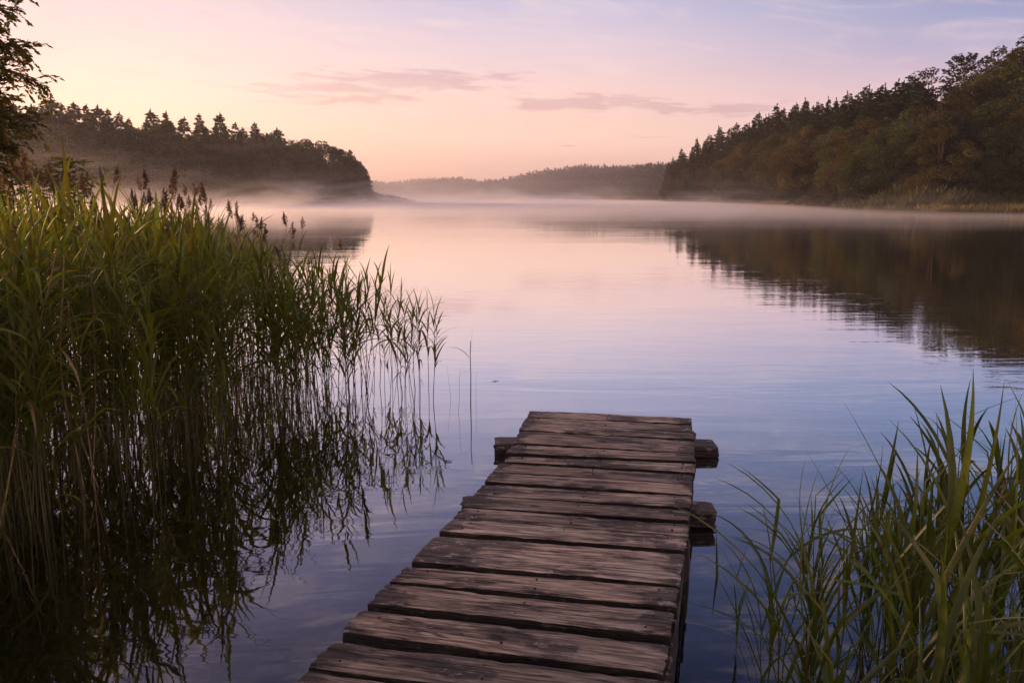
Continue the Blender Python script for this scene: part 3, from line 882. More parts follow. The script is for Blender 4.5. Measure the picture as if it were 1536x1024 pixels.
# (left-far, left-near, right-far, right-near) pixel corners of each board
PL = [((500, 962), (461, 999), (994, 1021), (984, 1068)),
      ((542, 913), (512, 945), (1004, 965), (994, 1007)),
      ((580, 875), (552, 905), (1011, 919), (1005, 953)),
      ((608, 848), (587, 869), (1019, 882), (1013, 909)),
      ((653, 805), (618, 841), (1027, 831), (1019, 877)),
      ((681, 777), (659, 795), (1032, 804), (1028, 824)),
      ((694, 760), (679, 776), (1034, 785), (1032, 802)),
      ((709, 743), (694, 760), (1035, 765), (1033, 779)),
      ((724, 726), (711, 741), (1037, 744), (1035, 761)),
      ((737, 709), (727, 722), (1038, 727), (1037, 742)),
      ((751, 694), (739, 706), (1040, 711), (1038, 724)),
      ((763, 683), (756, 691), (1043, 694), (1042, 707)),
      ((771, 665), (758, 677), (1042, 682), (1043, 692.5)),
      ((780, 647), (771, 664), (1041, 661), (1042, 680)),
      ((784, 635), (779, 645), (1039, 649), (1040, 658)),
      ((790, 625), (783, 634), (1038, 637), (1038, 647)),
      ((795, 614.5), (790, 624), (1036.5, 626.5), (1037, 635))]
boards = []
for q in PL:
    boards.append([at(*c, DZ) for c in q])
# boards nearer than the frame, back to the bank
axis_l = (boards[-1][0] - boards[0][0]).normalized()
axis_r = (boards[-1][2] - boards[0][2]).normalized()
lf, rf = boards[0][1].copy(), boards[0][3].copy()
rb = random.Random(3)
extra = []
for k in range(34):
    lf = lf - axis_l * rb.uniform(.018, .032); rf = rf - axis_r * rb.uniform(.018, .032)
    wd = rb.uniform(.125, .165)
    ln, rn = lf - axis_l * wd, rf - axis_r * wd * rb.uniform(.96, 1.04)
    ax = (rf - lf).normalized()
    j0, j1 = rb.uniform(-.03, .03), rb.uniform(-.03, .03)
    extra.append([lf + ax * j0, ln + ax * j0, rf + ax * j1, rn + ax * j1])
    lf, rf = ln.copy(), rn.copy()
    # keep the deck straight over its length
boards = extra[::-1] + boards

def boards_mesh(boards, mat, thick=.042, ragged=1.0):
    V = []; F = []; G = []; E = []; T = []
    rg = random.Random(21)
    for bi, (lf, ln, rf, rn) in enumerate(boards):
        L = (rf - lf).length
        nu, nv = 72, 9
        seed = rg.uniform(0, 100)
        zoff = rg.uniform(-.004, .005); tiltL = rg.uniform(-.004, .006); tiltR = rg.uniform(-.004, .006); cup = rg.uniform(-.002, .003)
        tone = rg.choice([rg.uniform(.62, .85), rg.uniform(.85, 1.15), rg.uniform(.95, 1.2)])
        th = thick * rg.uniform(.85, 1.2)
        base = len(V)
        wdt = (lf - ln).length
        rows = []
        for j in range(nv + 1):
            row = []
            v = j / nv
            for i in range(nu + 1):
                u = i / nu
                p = (lf * (1 - u) + rf * u) * v + (ln * (1 - u) + rn * u) * (1 - v)
                x = u * L
                # ragged long edges and ends
                ee = abs(v - .5) * 2
                edge = mnoise.noise(Vector((x * 9, seed, v * 2))) * .004 * ragged + mnoise.noise(Vector((x * 2.2, seed + 9, v * 1.0))) * .005 * ragged
                dirv = (lf - ln).normalized()
                p = p + dirv * edge * (1 if ee > .6 else ee) 
                if i == 0 or i == nu:
                    p = p + (rf - lf).normalized() * (mnoise.noise(Vector((v * 7, seed + 20 + i, 0))) * .012 + mnoise.noise(Vector((v * 22, seed + 20 + i, 3))) * .006) * ragged
                z = zoff + tiltL * (1 - u) + tiltR * u + cup * (1 - ee ** 2)
                z += mnoise.noise(Vector((x * 4, v * wdt * 70, seed))) * .0018 + mnoise.noise(Vector((x * 1.3, v * 1.5, seed + 5))) * .003
                if ee > .8: z -= .0035 + max(0, mnoise.noise(Vector((x * 14, seed + 3, v)))) * .006 * ragged
                if i == 0 or i == nu: z -= .004
                p.z += z
                row.append(len(V)); V.append(tuple(p)); G.append((x + seed * 3.1, v * wdt, seed)); E.append(max(0, 1 - min(u, 1 - u) * 7)); T.append(tone)
            rows.append(row)
        for j in range(nv):
            for i in range(nu):
                F.append((rows[j][i], rows[j][i + 1], rows[j + 1][i + 1], rows[j + 1][i]))
        # skirt + bottom; darker tone puts the shade between boards into the colour
        per = rows[0][:] + [rows[j][nu] for j in range(1, nv + 1)] + rows[nv][nu - 1::-1] + [rows[j][0] for j in range(nv - 1, 0, -1)]
        bot = []
        side = []
        for pi in per:
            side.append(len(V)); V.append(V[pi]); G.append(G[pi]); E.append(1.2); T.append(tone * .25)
        for idx, pi in enumerate(per):
            vx, vy, vz = V[pi]
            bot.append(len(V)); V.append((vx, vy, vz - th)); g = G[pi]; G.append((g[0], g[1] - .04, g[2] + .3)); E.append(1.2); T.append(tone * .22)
        n = len(per)
        for k in range(n):
            F.append((side[k], side[(k - 1) % n], bot[(k - 1) % n], bot[k]))
        F.append(tuple(bot[::-1]))
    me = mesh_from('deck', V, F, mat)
    a = me.attributes.new('grain', 'FLOAT_VECTOR', 'POINT'); a.data.foreach_set('vector', np.array(G, dtype=np.float32).ravel())
    a = me.attributes.new('endness', 'FLOAT', 'POINT'); a.data.foreach_set('value', np.array(E, dtype=np.float32))
    a = me.attributes.new('tone', 'FLOAT', 'POINT'); a.data.foreach_set('value', np.array(T, dtype=np.float32))
    return me

def timber(p0, p1, w, h, seed, mat, name, parent, rag=1.0, round_=False):
    """rough-hewn timber from p0 to p1 (centres), w wide, h tall"""
    p0, p1 = Vector(p0), Vector(p1)
    ax = (p1 - p0); L = ax.length; ax.normalize()
    up = Vector((0, 0, 1)) if abs(ax.z) < .9 else Vector((0, 1, 0))
    sd_ = ax.cross(up).normalized(); up = sd_.cross(ax).normalized()
    n = max(6, int(L / .03)); m = 20
    V = []; F = []; G = []; E = []; T = []
    for i in range(n + 1):
        s = i / n
        for k in range(m):
            a = 2 * math.pi * k / m
            ca, sa = math.cos(a), math.sin(a)
            if round_: qx, qz = ca * w / 2, sa * h / 2
            else:
                e = 0.32
                qx = math.copysign(abs(ca) ** e, ca) * w / 2; qz = math.copysign(abs(sa) ** e, sa) * h / 2
            nz = mnoise.noise(Vector((s * L * 3, ca * 1.3 + seed, sa * 1.3))) * .14 + mnoise.noise(Vector((s * L * 12, ca * 4 + seed, sa * 4))) * .08
            f = 1 + nz * rag
            xo = 0
            if i == 0 or i == n:
                f *= .93
                xo = mnoise.noise(Vector((ca * 2, sa * 2, seed + i))) * .05 * rag * (1 if i else -1)
            p = p0 + ax * (s * L + xo) + sd_ * qx * f + up * qz * f
            V.append(tuple(p)); G.append((s * L + seed, a * w / 3, seed)); E.append(.45); T.append(.85)
    for i in range(n):
        for k in range(m):
            k2 = (k + 1) % m
            F.append((i * m + k, i * m + k2, (i + 1) * m + k2, (i + 1) * m + k))
    F.append(tuple(range(m - 1, -1, -1))); F.append(tuple(n * m + k for k in range(m)))
    me = mesh_from(name, V, F, mat)
    a = me.attributes.new('grain', 'FLOAT_VECTOR', 'POINT'); a.data.foreach_set('vector', np.array(G, dtype=np.float32).ravel())
    a = me.attributes.new('endness', 'FLOAT', 'POINT'); a.data.foreach_set('value', np.array(E, dtype=np.float32))
    a = me.attributes.new('tone', 'FLOAT', 'POINT'); a.data.foreach_set('value', np.array(T, dtype=np.float32))
    return link(name, me, parent)

jetty = empty('jetty', (0, 0, 0))
tag(jetty, 'weathered plank jetty reaching out over the lake', 'jetty')
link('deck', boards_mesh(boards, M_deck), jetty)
def lerp(a, b, t): return a + (b - a) * t
Lfar, Rfar = boards[-1][0], boards[-1][2]
Lnear, Rnear = boards[0][1], boards[0][3]
def edge_at(y, side):
    a, b = (Lnear, Lfar) if side == 'l' else (Rnear, Rfar)
    return lerp(a, b, (y - a.y) / (b.y - a.y))
# stringers under the boards
for k, (side, inset) in enumerate((('l', .16), ('r', -.01))):
    a, b = (Lnear, Lfar) if side == 'l' else (Rnear, Rfar)
    o = Vector((inset, 0, 0))
    aa = a + o; bb = b + o - (b - a).normalized() * .12
    timber((aa.x, aa.y, DZ - .115), (bb.x, bb.y, DZ - .115), .10, .115, 4 + k * 7, M_beam, 'stringer', jetty)
# cross beams whose ends stick out past the deck
def crossbeam(pl, pr_, seed, w, h, zc):
    timber((pl.x, pl.y, zc), (pr_.x, pr_.y, zc), w, h, seed, M_beam, 'crossbeam', jetty, .55)
zb = .075
crossbeam(at(743, 658, .09), at(1072, 662, .09), 11, .20, .085, .04)
crossbeam(at(694, 756, .08), at(1070, 765, .08), 17, .18, .10, .055)
for yy, sdn in ((2.15, 23), (0.9, 29), (-.6, 31), (-2.0, 37)):
    a, b = edge_at(yy, 'l'), edge_at(yy, 'r')
    crossbeam(a + Vector((.02, 0, 0)), b + Vector((.03, -.2, 0)), sdn, .13, .13, .06)
# posts standing in the lake bed
for (yy, side, dx, topz) in ((5.05, 'l', .12, .20), (5.05, 'r', -.10, .20), (3.75, 'l', .14, .19), (3.55, 'r', .01, .20), (2.15, 'l', .14, .2), (2.3, 'r', .045, .215), (.5, 'l', .12, .2), (.5, 'r', 0.0, .2), (-1.4, 'l', .12, .2), (-1.4, 'r', 0, .2)):
    p = edge_at(yy, side)
    timber((p.x + dx, p.y, -.85), (p.x + dx * .95, p.y + .01, topz), .11, .11, yy * 3 + dx, M_beam, 'post', jetty, .8, True)
# nails: small dark heads in pairs over the stringers
def nails():
    g = Geo(); rg = random.Random(8)
    for (lf, ln, rf, rn) in boards[26:]:
        L = (rf - lf).length
        for u in (.085, .5, .93):
            for v in (.27, .73):
                if rg.random() < .25: continue
                uu = u + rg.uniform(-.015, .015); vv = v + rg.uniform(-.06, .06)
                p = (lf * (1 - uu) + rf * uu) * vv + (ln * (1 - uu) + rn * uu) * (1 - vv)
                g.tube([(p.x, p.y, p.z - .01), (p.x, p.y, p.z + .0045), (p.x, p.y, p.z + .0058)], [.0048, .0048, .001], 8)
    return g
def flat_mat(name, c, rough=.7, metal=0.0):
    m, t = new_mat(name)
    p = t.n('ShaderNodeBsdfPrincipled')
    geo = t.n('ShaderNodeNewGeometry')
    n = t.noise(geo.outputs['Position'], 90, 3, .6)
    t.L(t.mix(n, tuple(x * .6 for x in c) + (1,), tuple(x * 1.3 for x in c) + (1,)), p.inputs['Base Color'])
    p.inputs['Roughness'].default_value = rough; p.inputs['Metallic'].default_value = metal
    o = t.n('ShaderNodeOutputMaterial'); t.L(p.outputs[0], o.inputs['Surface'])
    return m
tag(build('nails', nails(), flat_mat('rusty_nail', (.05, .028, .02), .6, .4), jetty), kind='stuff')

# ------------------------------------------------------------------ reeds
def blade(g, p0, az, el0, L, w, droop, nseg=7, fold=.25, twist=0.0, kink=None):
    """lance-shaped folded leaf"""
    p = np.array(p0, float)
    s_prev = 0
    rows = []
    for i in range(nseg + 1):
        s = i / nseg
        el = el0 - droop * s ** 1.4
        if kink and s > kink[0]: el -= kink[1]
        d = np.array([math.cos(az) * math.cos(el), math.sin(az) * math.cos(el), math.sin(el)])
        if i > 0: p = p + d * (L / nseg)
        hs = np.array([-math.sin(az), math.cos(az), 0.0])
        nrm = np.cross(hs, d)
        th = twist * s + .3 * math.sin(az * 3)
        side = hs * math.cos(th) + nrm * math.sin(th)
        nn = np.cross(side, d)
        ww = w * .5 * (0.35 + 0.65 * min(1, s / .22)) * max(0.0, (1 - s ** 2.2)) ** .9
        ww = max(ww, .0004)
        rows += [p + side * ww, p + nn * ww * fold * -1, p - side * ww]
    q = []
    for i in range(nseg):
        a = i * 3; b = a + 3
        q += [(a, a + 1, b + 1, b), (a + 1, a + 2, b + 2, b + 1)]
    g.add(rows, q)

def panicle(g, p, up, h, rg, lean):
    """brown drooping seed head"""
    n = 64
    for i in range(n):
        t = (i / n)
        base = np.array(p) + np.array(up) * h * t
        a = rg.uniform(0, 6.283)
        spread = max(0.0, math.sin(min(1, t * 1.25 + .08) * math.pi)) ** .7
        L = h * (.12 + .30 * spread * rg.uniform(.4, 1.1))
        d = np.array([math.cos(a) * .62 + lean[0] * 1.5, math.sin(a) * .62 + lean[1] * 1.5, rg.uniform(.05, 1.0)])
        d /= np.linalg.norm(d)
        e = base + d * L
        s = np.cross(d, [0.3, .2, 1]); s /= np.linalg.norm(s); s *= .0034
        g.add([base, (base + e) / 2 + s, e, (base + e) / 2 - s], [(0, 1, 2, 3)])
        s2 = np.cross(d, s); s2 = s2 / np.linalg.norm(s2) * .0042
        g.add([base, (base + e) / 2 + s2, e, (base + e) / 2 - s2], [(0, 1, 2, 3)])

def reed(seed, h=1.3, nleaf=10, leafL=.38, leafW=.022, head=False, start=.40, up=1.05, droopy=1.2, bare=False, stem_r=.0048):
    rg = random.Random(seed)
    st, lf, hd = Geo(), Geo(), Geo()
    bx, by = rg.uniform(-.10, .10), rg.uniform(-.10, .10)
    wob = rg.uniform(0, 6)
    def c(t):
        return np.array([bx * t ** 2 * h + .006 * math.sin(t * 9 + wob), by * t ** 2 * h + .006 * math.cos(t * 7 + wob), h * t])
    pts = [c(-.35)] + [c(t) for t in np.linspace(0, 1, 9)]
    pts[0][2] = -.14
    st.tube([tuple(p) for p in pts], [stem_r] + [stem_r * (1 - .55 * t) for t in np.linspace(0, 1, 9)], 5)
    az = rg.uniform(0, 6.283)
    if not bare:
        for i in range(nleaf):
            t = start + (1 - start) * (i + rg.uniform(-.3, .3)) / nleaf
            t = min(.99, max(start * .9, t))
            az += math.pi + rg.uniform(-.7, .7)
            L = leafL * rg.uniform(.7, 1.25) * (1 - .25 * abs(t - .65))
            top = t > .85
            blade(lf, c(t), az, up + (.25 if top else 0) + rg.uniform(-.15, .25), L, leafW * rg.uniform(.7, 1.2),
                  (droopy * rg.uniform(.3, 1.5)) * (.55 if top else 1), 8, .3, rg.uniform(-.9, .9),
                  (rg.uniform(.45, .7), rg.uniform(.5, 1.1)) if rg.random() < .10 else None)
        # dead hanging leaf low down
        if rg.random() < .6:
            blade(lf, c(start * rg.uniform(.5, .9)), rg.uniform(0, 6.28), rg.uniform(-.6, .7), leafL * .5, leafW * .45, 1.6, 6, .3, .5)
    if head:
        tip = c(1); t2 = tip + np.array([bx * .5, by * .5, .16])
        st.tube([tuple(tip), tuple(t2)], [stem_r * .45, stem_r * .4], 4)
        l = rg.uniform(0, 6.28)
        panicle(hd, t2, (math.cos(l) * .25, math.sin(l) * .25, .95), rg.uniform(.13, .20), rg, (math.cos(l) * .4, math.sin(l) * .4))
    return st, lf, hd

def reed_proto(kind, args, leafmat):
    st, lf, hd = reed(**args)
    ar = [st.arrays(), lf.arrays(), hd.arrays()]
    d = dict(kind=kind, h=args['h'], arr=ar, first=None, meshes=[])
    d['meshes'].append(('stem', mesh_from('stem', *ar[0], M_reed_stem, smooth=True)))
    if len(ar[1][0]): d['meshes'].append(('foliage', mesh_from('foliage', *ar[1], leafmat, smooth=True)))
    if len(ar[2][0]): d['meshes'].append(('seed_head', mesh_from('seed_head', *ar[2], M_head)))
    return d

def dead_proto(seed, h):
    d = reed_proto('reed', dict(seed=seed, h=h, nleaf=3, leafL=.25, leafW=.012, start=.5, up=-.2, droopy=1.0, stem_r=.0042), M_dead)
    d['meshes'][0][1].materials[0] = M_dead
    return d
def plant_reed(pr, x, y, z, s, rz, tilt, label, group, cat='reed'):
    if pr['first'] is None:
        root = empty(pr['kind'], (0, 0, 0))
        kids = [link(n, me, root) for n, me in pr['meshes']]
        pr['first'] = (root, kids)
    else:
        r0, k0 = pr['first']
        root = r0.copy(); COL.objects.link(root)
        if 'group' in root: del root['group']
        for k in k0:
            c = k.copy(); COL.objects.link(c); c.parent = root
    root.location = (x, y, z); root.scale = (s, s, s)
    root.rotation_euler = (tilt[0], tilt[1], rz)
    tag(root, label, cat, group, 'thing')
    return root

REED = [reed_proto('reed', dict(seed=500 + i, h=1.25 + .06 * (i % 4), nleaf=11 + i % 4, leafL=.38 + .05 * (i % 3), leafW=.023 + .004 * (i % 2), start=.42 - .03 * (i % 3), up=1.0 + .1 * (i % 3), droopy=.9 + .25 * (i % 3)), M_reed_leaf) for i in range(14)]
REEDF = [reed_proto('reed', dict(seed=540 + i, h=1.2 + .07 * (i % 4), nleaf=13 + i % 4, leafL=.46 + .07 * (i % 3), leafW=.027 + .005 * (i % 2), start=.20 + .05 * (i % 3), up=.95 + .12 * (i % 3), droopy=1.1 + .3 * (i % 3)), M_reed_leaf) for i in range(8)]
REEDH = [reed_proto('reed', dict(seed=560 + i, h=1.55, nleaf=9, leafL=.34, leafW=.019, head=True, start=.40, up=1.05, droopy=1.0), M_reed_leaf) for i in range(5)]
REEDB = [reed_proto('reed', dict(seed=580 + i, h=.9 + .1 * i, nleaf=0, leafL=.2, leafW=.01, bare=True, stem_r=.0034), M_reed_leaf) for i in range(3)]

REEDD = [dead_proto(590 + i, .9 + .15 * i) for i in range(4)]
# reed bed outline on the water (world XY): front edge, then back
FRONT = [(-4.6, 3.0), (-3.6, 3.35), tuple(at(-20, 800, 0).xy), tuple(at(60, 790, 0).xy), tuple(at(100, 772, 0).xy), tuple(at(175, 728, 0).xy), tuple(at(240, 722, 0).xy),
         tuple(at(300, 700, 0).xy), tuple(at(370, 655, 0).xy), tuple(at(450, 628, 0).xy), tuple(at(545, 618, 0).xy), tuple(at(635, 612, 0).xy), tuple(at(655, 598, 0).xy)]
BACK = [(xat(640, 7.6), 7.6), (xat(560, 8.6), 8.6), (xat(470, 9.6), 9.6), (xat(380, 11), 11), (xat(250, 12.5), 12.5), (-8.5, 13.5), (-11, 12), (-10, 6), (-8, 3)]
BED = np.array(FRONT + BACK)
def in_poly(x, y, poly):
    c = False; n = len(poly)
    for i in range(n):
        x1, y1 = poly[i]; x2, y2 = poly[(i + 1) % n]
        if (y1 > y) != (y2 > y) and x < (x2 - x1) * (y - y1) / (y2 - y1) + x1: c = not c
    return c
# height of the tops as the photograph shows it, by pixel column (top y) at about 7 m
TOPS = [(-100, 320), (0, 318), (60, 315), (130, 312), (200, 322), (280, 345), (350, 372), (420, 392), (480, 398), (540, 402), (600, 425), (640, 440), (670, 470)]
rd = random.Random(17)
pts = []
tries = 0
while len(pts) < 2300 and tries < 90000:
    tries += 1
    y = rd.uniform(2.9, 13.5); x = rd.uniform(-11, -.5)
    if not in_poly(x, y, BED): continue
    dfr = min(math.hypot(x - a[0], y - a[1]) for a in FRONT)
    # denser along the front, thinner behind
    keep = 1.0 if dfr < 1.3 else .52
    if x > xat(480, y): keep *= .62
    if x < -5 and y > 8: keep *= .5
    if rd.random() > keep: continue
    # clumping
    if mnoise.noise(Vector((x * 2.2, y * 2.2, 3))) < -.22 + rd.uniform(-.2, .1) and x > -4: continue
    pts.append((x, y))
def pxof(x, y, z):
    dep = y * cp + (CAM_H - z) * sp
    return 768 + FPX * x / dep, 512 + FPX * ((CAM_H - z) * cp - y * sp) / dep
inst = []
for (x, y) in pts:
    px, _ = pxof(x, y, 1.0)
    ty = interp(TOPS, px)
    ztop = zat(ty, min(max(y, 5.5), 7.5))
    h = ztop * rd.uniform(.72, 1.06)
    if y < 5.0: h *= rd.uniform(.80, 1.0)
    h = max(.7, min(1.85, h))
    if rd.random() < .10: h *= rd.uniform(.5, .8)
    head = (px < 440 and y > 6.2 and rd.random() < .24) or rd.random() < .02
    dfr = min(math.hypot(x - a[0], y - a[1]) for a in FRONT[2:])
    dead = not head and rd.random() < .07
    pr = REEDH[rd.randrange(5)] if head else REEDD[rd.randrange(4)] if dead else (REEDF[rd.randrange(8)] if dfr < .75 and px < 520 and rd.random() < .75 else REED[rd.randrange(14)])
    tot = (pr['h'] + .16) if head else pr['h'] * 1.06 + .05
    if head: h = min(1.95, h * 1.12 + .08)
    inst.append(dict(pr=pr, x=x, y=y, s=h / tot, rz=rd.uniform(0, 6.28), tilt=(rd.gauss(0, .06 if not dead else .2), rd.gauss(0, .06 if not dead else .2)), px=px, head=head, dead=dead))
# individuals: the ones that show largest; the rest one mass
def score(q):
    d = math.hypot(q['x'], q['y'])
    dfr = min(math.hypot(q['x'] - a[0], q['y'] - a[1]) for a in FRONT[2:])
    vis = q['px'] > -40
    return d + dfr * 2.2 - (3.0 if q['head'] else 0) + (0 if vis else 50) - (1.2 if q['px'] > 480 else 0)
inst.sort(key=score)
NIND = 215
def zone(q):
    if q['head']: return 'reed with a brown seed head in the left reed bed', 'reeds with brown seed heads'
    if q['dead']: return 'dead tan stalk leaning in the left reed bed', 'dead stalks of the reed bed'
    if q['px'] > 470: return 'thin green reed in the open right end of the reed bed', 'reeds of the open end of the bed'
    if q['px'] > 230: return 'green reed in the front middle of the left reed bed', 'reeds of the middle of the bed'
    return 'leafy reed at the near dark end of the left reed bed', 'reeds of the near end of the bed'
for q in inst[:NIND]:
    lab, grp = zone(q)
    plant_reed(q['pr'], q['x'], q['y'], 0, q['s'], q['rz'], q['tilt'], lab, grp)
def fs_mat(k, q):
    return 3 if (q.get('dead') and k < 2) else k
def mass(items):
    """many plants joined in one mesh with three materials"""
    vs_, fs, ms, n = [], [], [], 0
    for q in items:
        s = q['s']
        rx, ry, rz = q['tilt'][0], q['tilt'][1], q['rz']
        from mathutils import Euler
        Rm = np.array(Euler((rx, ry, rz)).to_matrix())
        for k, (v, f) in enumerate(q['pr']['arr']):
            if not len(v): continue
            V = (v * s) @ Rm.T + np.array([q['x'], q['y'], q.get('z', 0)])
            vs_.append(V); fs.append(f + n); ms.append(np.full(len(f), fs_mat(k, q))); n += len(v)
    return np.concatenate(vs_), np.concatenate(fs), np.concatenate(ms)
v, f, mi = mass(inst[NIND:])
tag(link('reed_bed', mesh_from('reed_bed', v, f, [M_reed_stem, M_reed_leaf, M_head, M_dead], mi, smooth=True)), 'dense mass of green reeds filling the bed behind its front stems', 'reeds', kind='stuff')

# outliers in open water right of the bed
def custom_plant(name, loc, stems, blades, lab, cat, leafmat):
    """stems: lists of points; blades: (start, azimuth, elevation, length, width, droop)"""
    root = empty(name, loc); tag(root, lab, cat, None, 'thing')
    if stems:
        g = Geo()
        for pts_, r in stems: g.tube(pts_, [r * (1 - .6 * i / (len(pts_) - 1)) for i in range(len(pts_))], 6)
        build('stem', g, M_reed_stem, root, True)
    g = Geo()
    for b_ in blades: blade(g, b_[0], *b_[1:], 9, .25, .2)
    build('foliage', g, leafmat, root, True)
p = at(706, 605)
custom_plant('reed', p, [([(0, 0, -.4), (0, 0, 0), (.004, 0, .25), (0, 0, .45), (.004, 0, .56)], .006)],
             [((.003, 0, .44), .3, 1.50, .24, .014, .05), ((.003, 0, .40), 2.9, .95, .26, .009, 1.25), ((0, 0, .30), 2.7, -.2, .15, .005, .9)],
             'lone thin reed stem standing in open water right of the bed', 'reed', M_reed_leaf)
for i, (px, py, s, lab) in enumerate([(688, 618, .42, 'short bare stub of reed left of the lone stem'), (714, 608, .30, 'short reed stub just right of the lone stem'), (676, 600, .35, 'thin bare stem between the bed and the lone stem')]):
    p = at(px, py); plant_reed(REEDB[i % 2], p.x, p.y, 0, s, i * 2.0, (.05 * i - .05, .04), lab, None)
# bent leaf of the lone stem, floating leaf
g = Geo(); p = at(745, 572)
blade(g, (p.x - .05, p.y, .004), .5, .15, .10, .012, .5, 6)
blade(g, (p.x + .0, p.y - .01, .004), 2.6, .35, .06, .010, 1.1, 6)
o = build('floating_leaf', g, M_reed_leaf); tag(o, 'small bent leaf floating alone on the open water', 'leaf')

# ---- marsh plants at the lower right
SEDGE = [reed_proto('marsh_grass', dict(seed=700 + i, h=.62 + .07 * (i % 4), nleaf=7 + i % 3, leafL=.50 + .09 * (i % 3), leafW=.0185 + .005 * (i % 3), start=.12, up=1.24 + .08 * (i % 3), droopy=.28 + .36 * (i % 3), stem_r=.0042), M_sedge_leaf) for i in range(12)]
SEDGED = [reed_proto('marsh_grass', dict(seed=760 + i, h=.66, nleaf=6, leafL=.42, leafW=.010, start=.12, up=1.1, droopy=1.1, stem_r=.003), M_dead) for i in range(2)]
TOPR = [(1060, 930), (1085, 800), (1130, 770), (1180, 700), (1240, 650), (1300, 650), (1350, 620), (1400, 605), (1440, 585), (1490, 600), (1536, 605), (1700, 600)]
rs_ = random.Random(44)
sp_pts = []
while len(sp_pts) < 165:
    y = rs_.uniform(1.75, 3.45); x = rs_.uniform(.8, 3.0)
    px, py = pxof(x, y, 0)
    lim = 1085 + (py - 820) * -.10
    if px < lim: continue
    if px < 1250 and rs_.random() > (px - 1040) / 210 * .6: continue
    if y > 3.0 and px < 1290: continue
    sp_pts.append((x, y))
sp_pts.sort(key=lambda q: q[1])
for i, (x, y) in enumerate(sp_pts):
    px, _ = pxof(x, y, .7)
    ty = interp(TOPR, px)
    ztop = max(.3, zat(ty, y)) * rs_.uniform(.58, .90)
    if y < 2.2: ztop = min(ztop, .95 * rs_.uniform(.7, 1))
    pr = SEDGE[rs_.randrange(12)] if rs_.random() > .05 else SEDGED[rs_.randrange(2)]
    s = ztop / (pr['h'] * 1.38)
    lab, grp = ('dry tan tuft among the green right clump', 'dry tufts of the right clump') if any(pr is q_ for q_ in SEDGED) else ('slender arching marsh grass at the open left edge of the right clump', 'marsh grass at the edge of the right clump') if px < 1240 else ('green bladed marsh grass in the dense lower right clump', 'marsh grass of the dense right clump')
    plant_reed(pr, x, y, 0, s, rs_.uniform(0, 6.28), (rs_.gauss(0, .06), rs_.gauss(0, .06)), lab, grp, 'grass')
p = at(1082, 868)
custom_plant('marsh_grass', p, [],
             [((0, 0, -.25), 1.9, 1.42, .48, .020, -.05), ((.004, 0, -.25), .2, 1.30, .50, .017, .05), ((0, 0, -.2), 2.4, .9, .30, .008, .6), ((0, 0, -.2), .1, .7, .30, .007, .9)],
             'small upright sprout of grass in the open water beside the jetty', 'grass', M_sedge_leaf)

# ------------------------------------------------------------------ near tree and sapling on the left bank
def leafy_twig(st, lf, p0, d0, L, rg, leaf=.085, w=.026, droop=.35, pairs=9, r0=.006):
    d = np.array(d0, float); d /= np.linalg.norm(d)
    p = np.array(p0, float); pts_ = [p.copy()]
    n = pairs
    for i in range(n):
        d[2] -= droop / n; d += rg.normal(size=3) * .06; d /= np.linalg.norm(d)
        p = p + d * L / n
        pts_.append(p.copy())
        s = np.cross(d, [0, 0, 1]); s /= max(1e-6, np.linalg.norm(s))
        for sg in (-1, 1):
            if rg.random() < .12: continue
            dd = d * .75 + s * sg * .8 + np.array([0, 0, rg.uniform(-.45, .25)])
            dd /= np.linalg.norm(dd)
            q = p + dd * leaf * .5
            nn = np.cross(dd, s + rg.normal(size=3) * .5); nn /= max(1e-6, np.linalg.norm(nn))
            sd2 = np.cross(dd, nn)
            l2 = leaf * rg.uniform(.7, 1.25); w2 = w * rg.uniform(.8, 1.2)
            lf.add([p, p + dd * l2 * .45 + sd2 * w2, p + dd * l2, p + dd * l2 * .45 - sd2 * w2], [(0, 1, 2, 3)])
    st.tube([tuple(q) for q in pts_], [r0 * (1 - .8 * i / n) for i in range(n + 1)], 4)

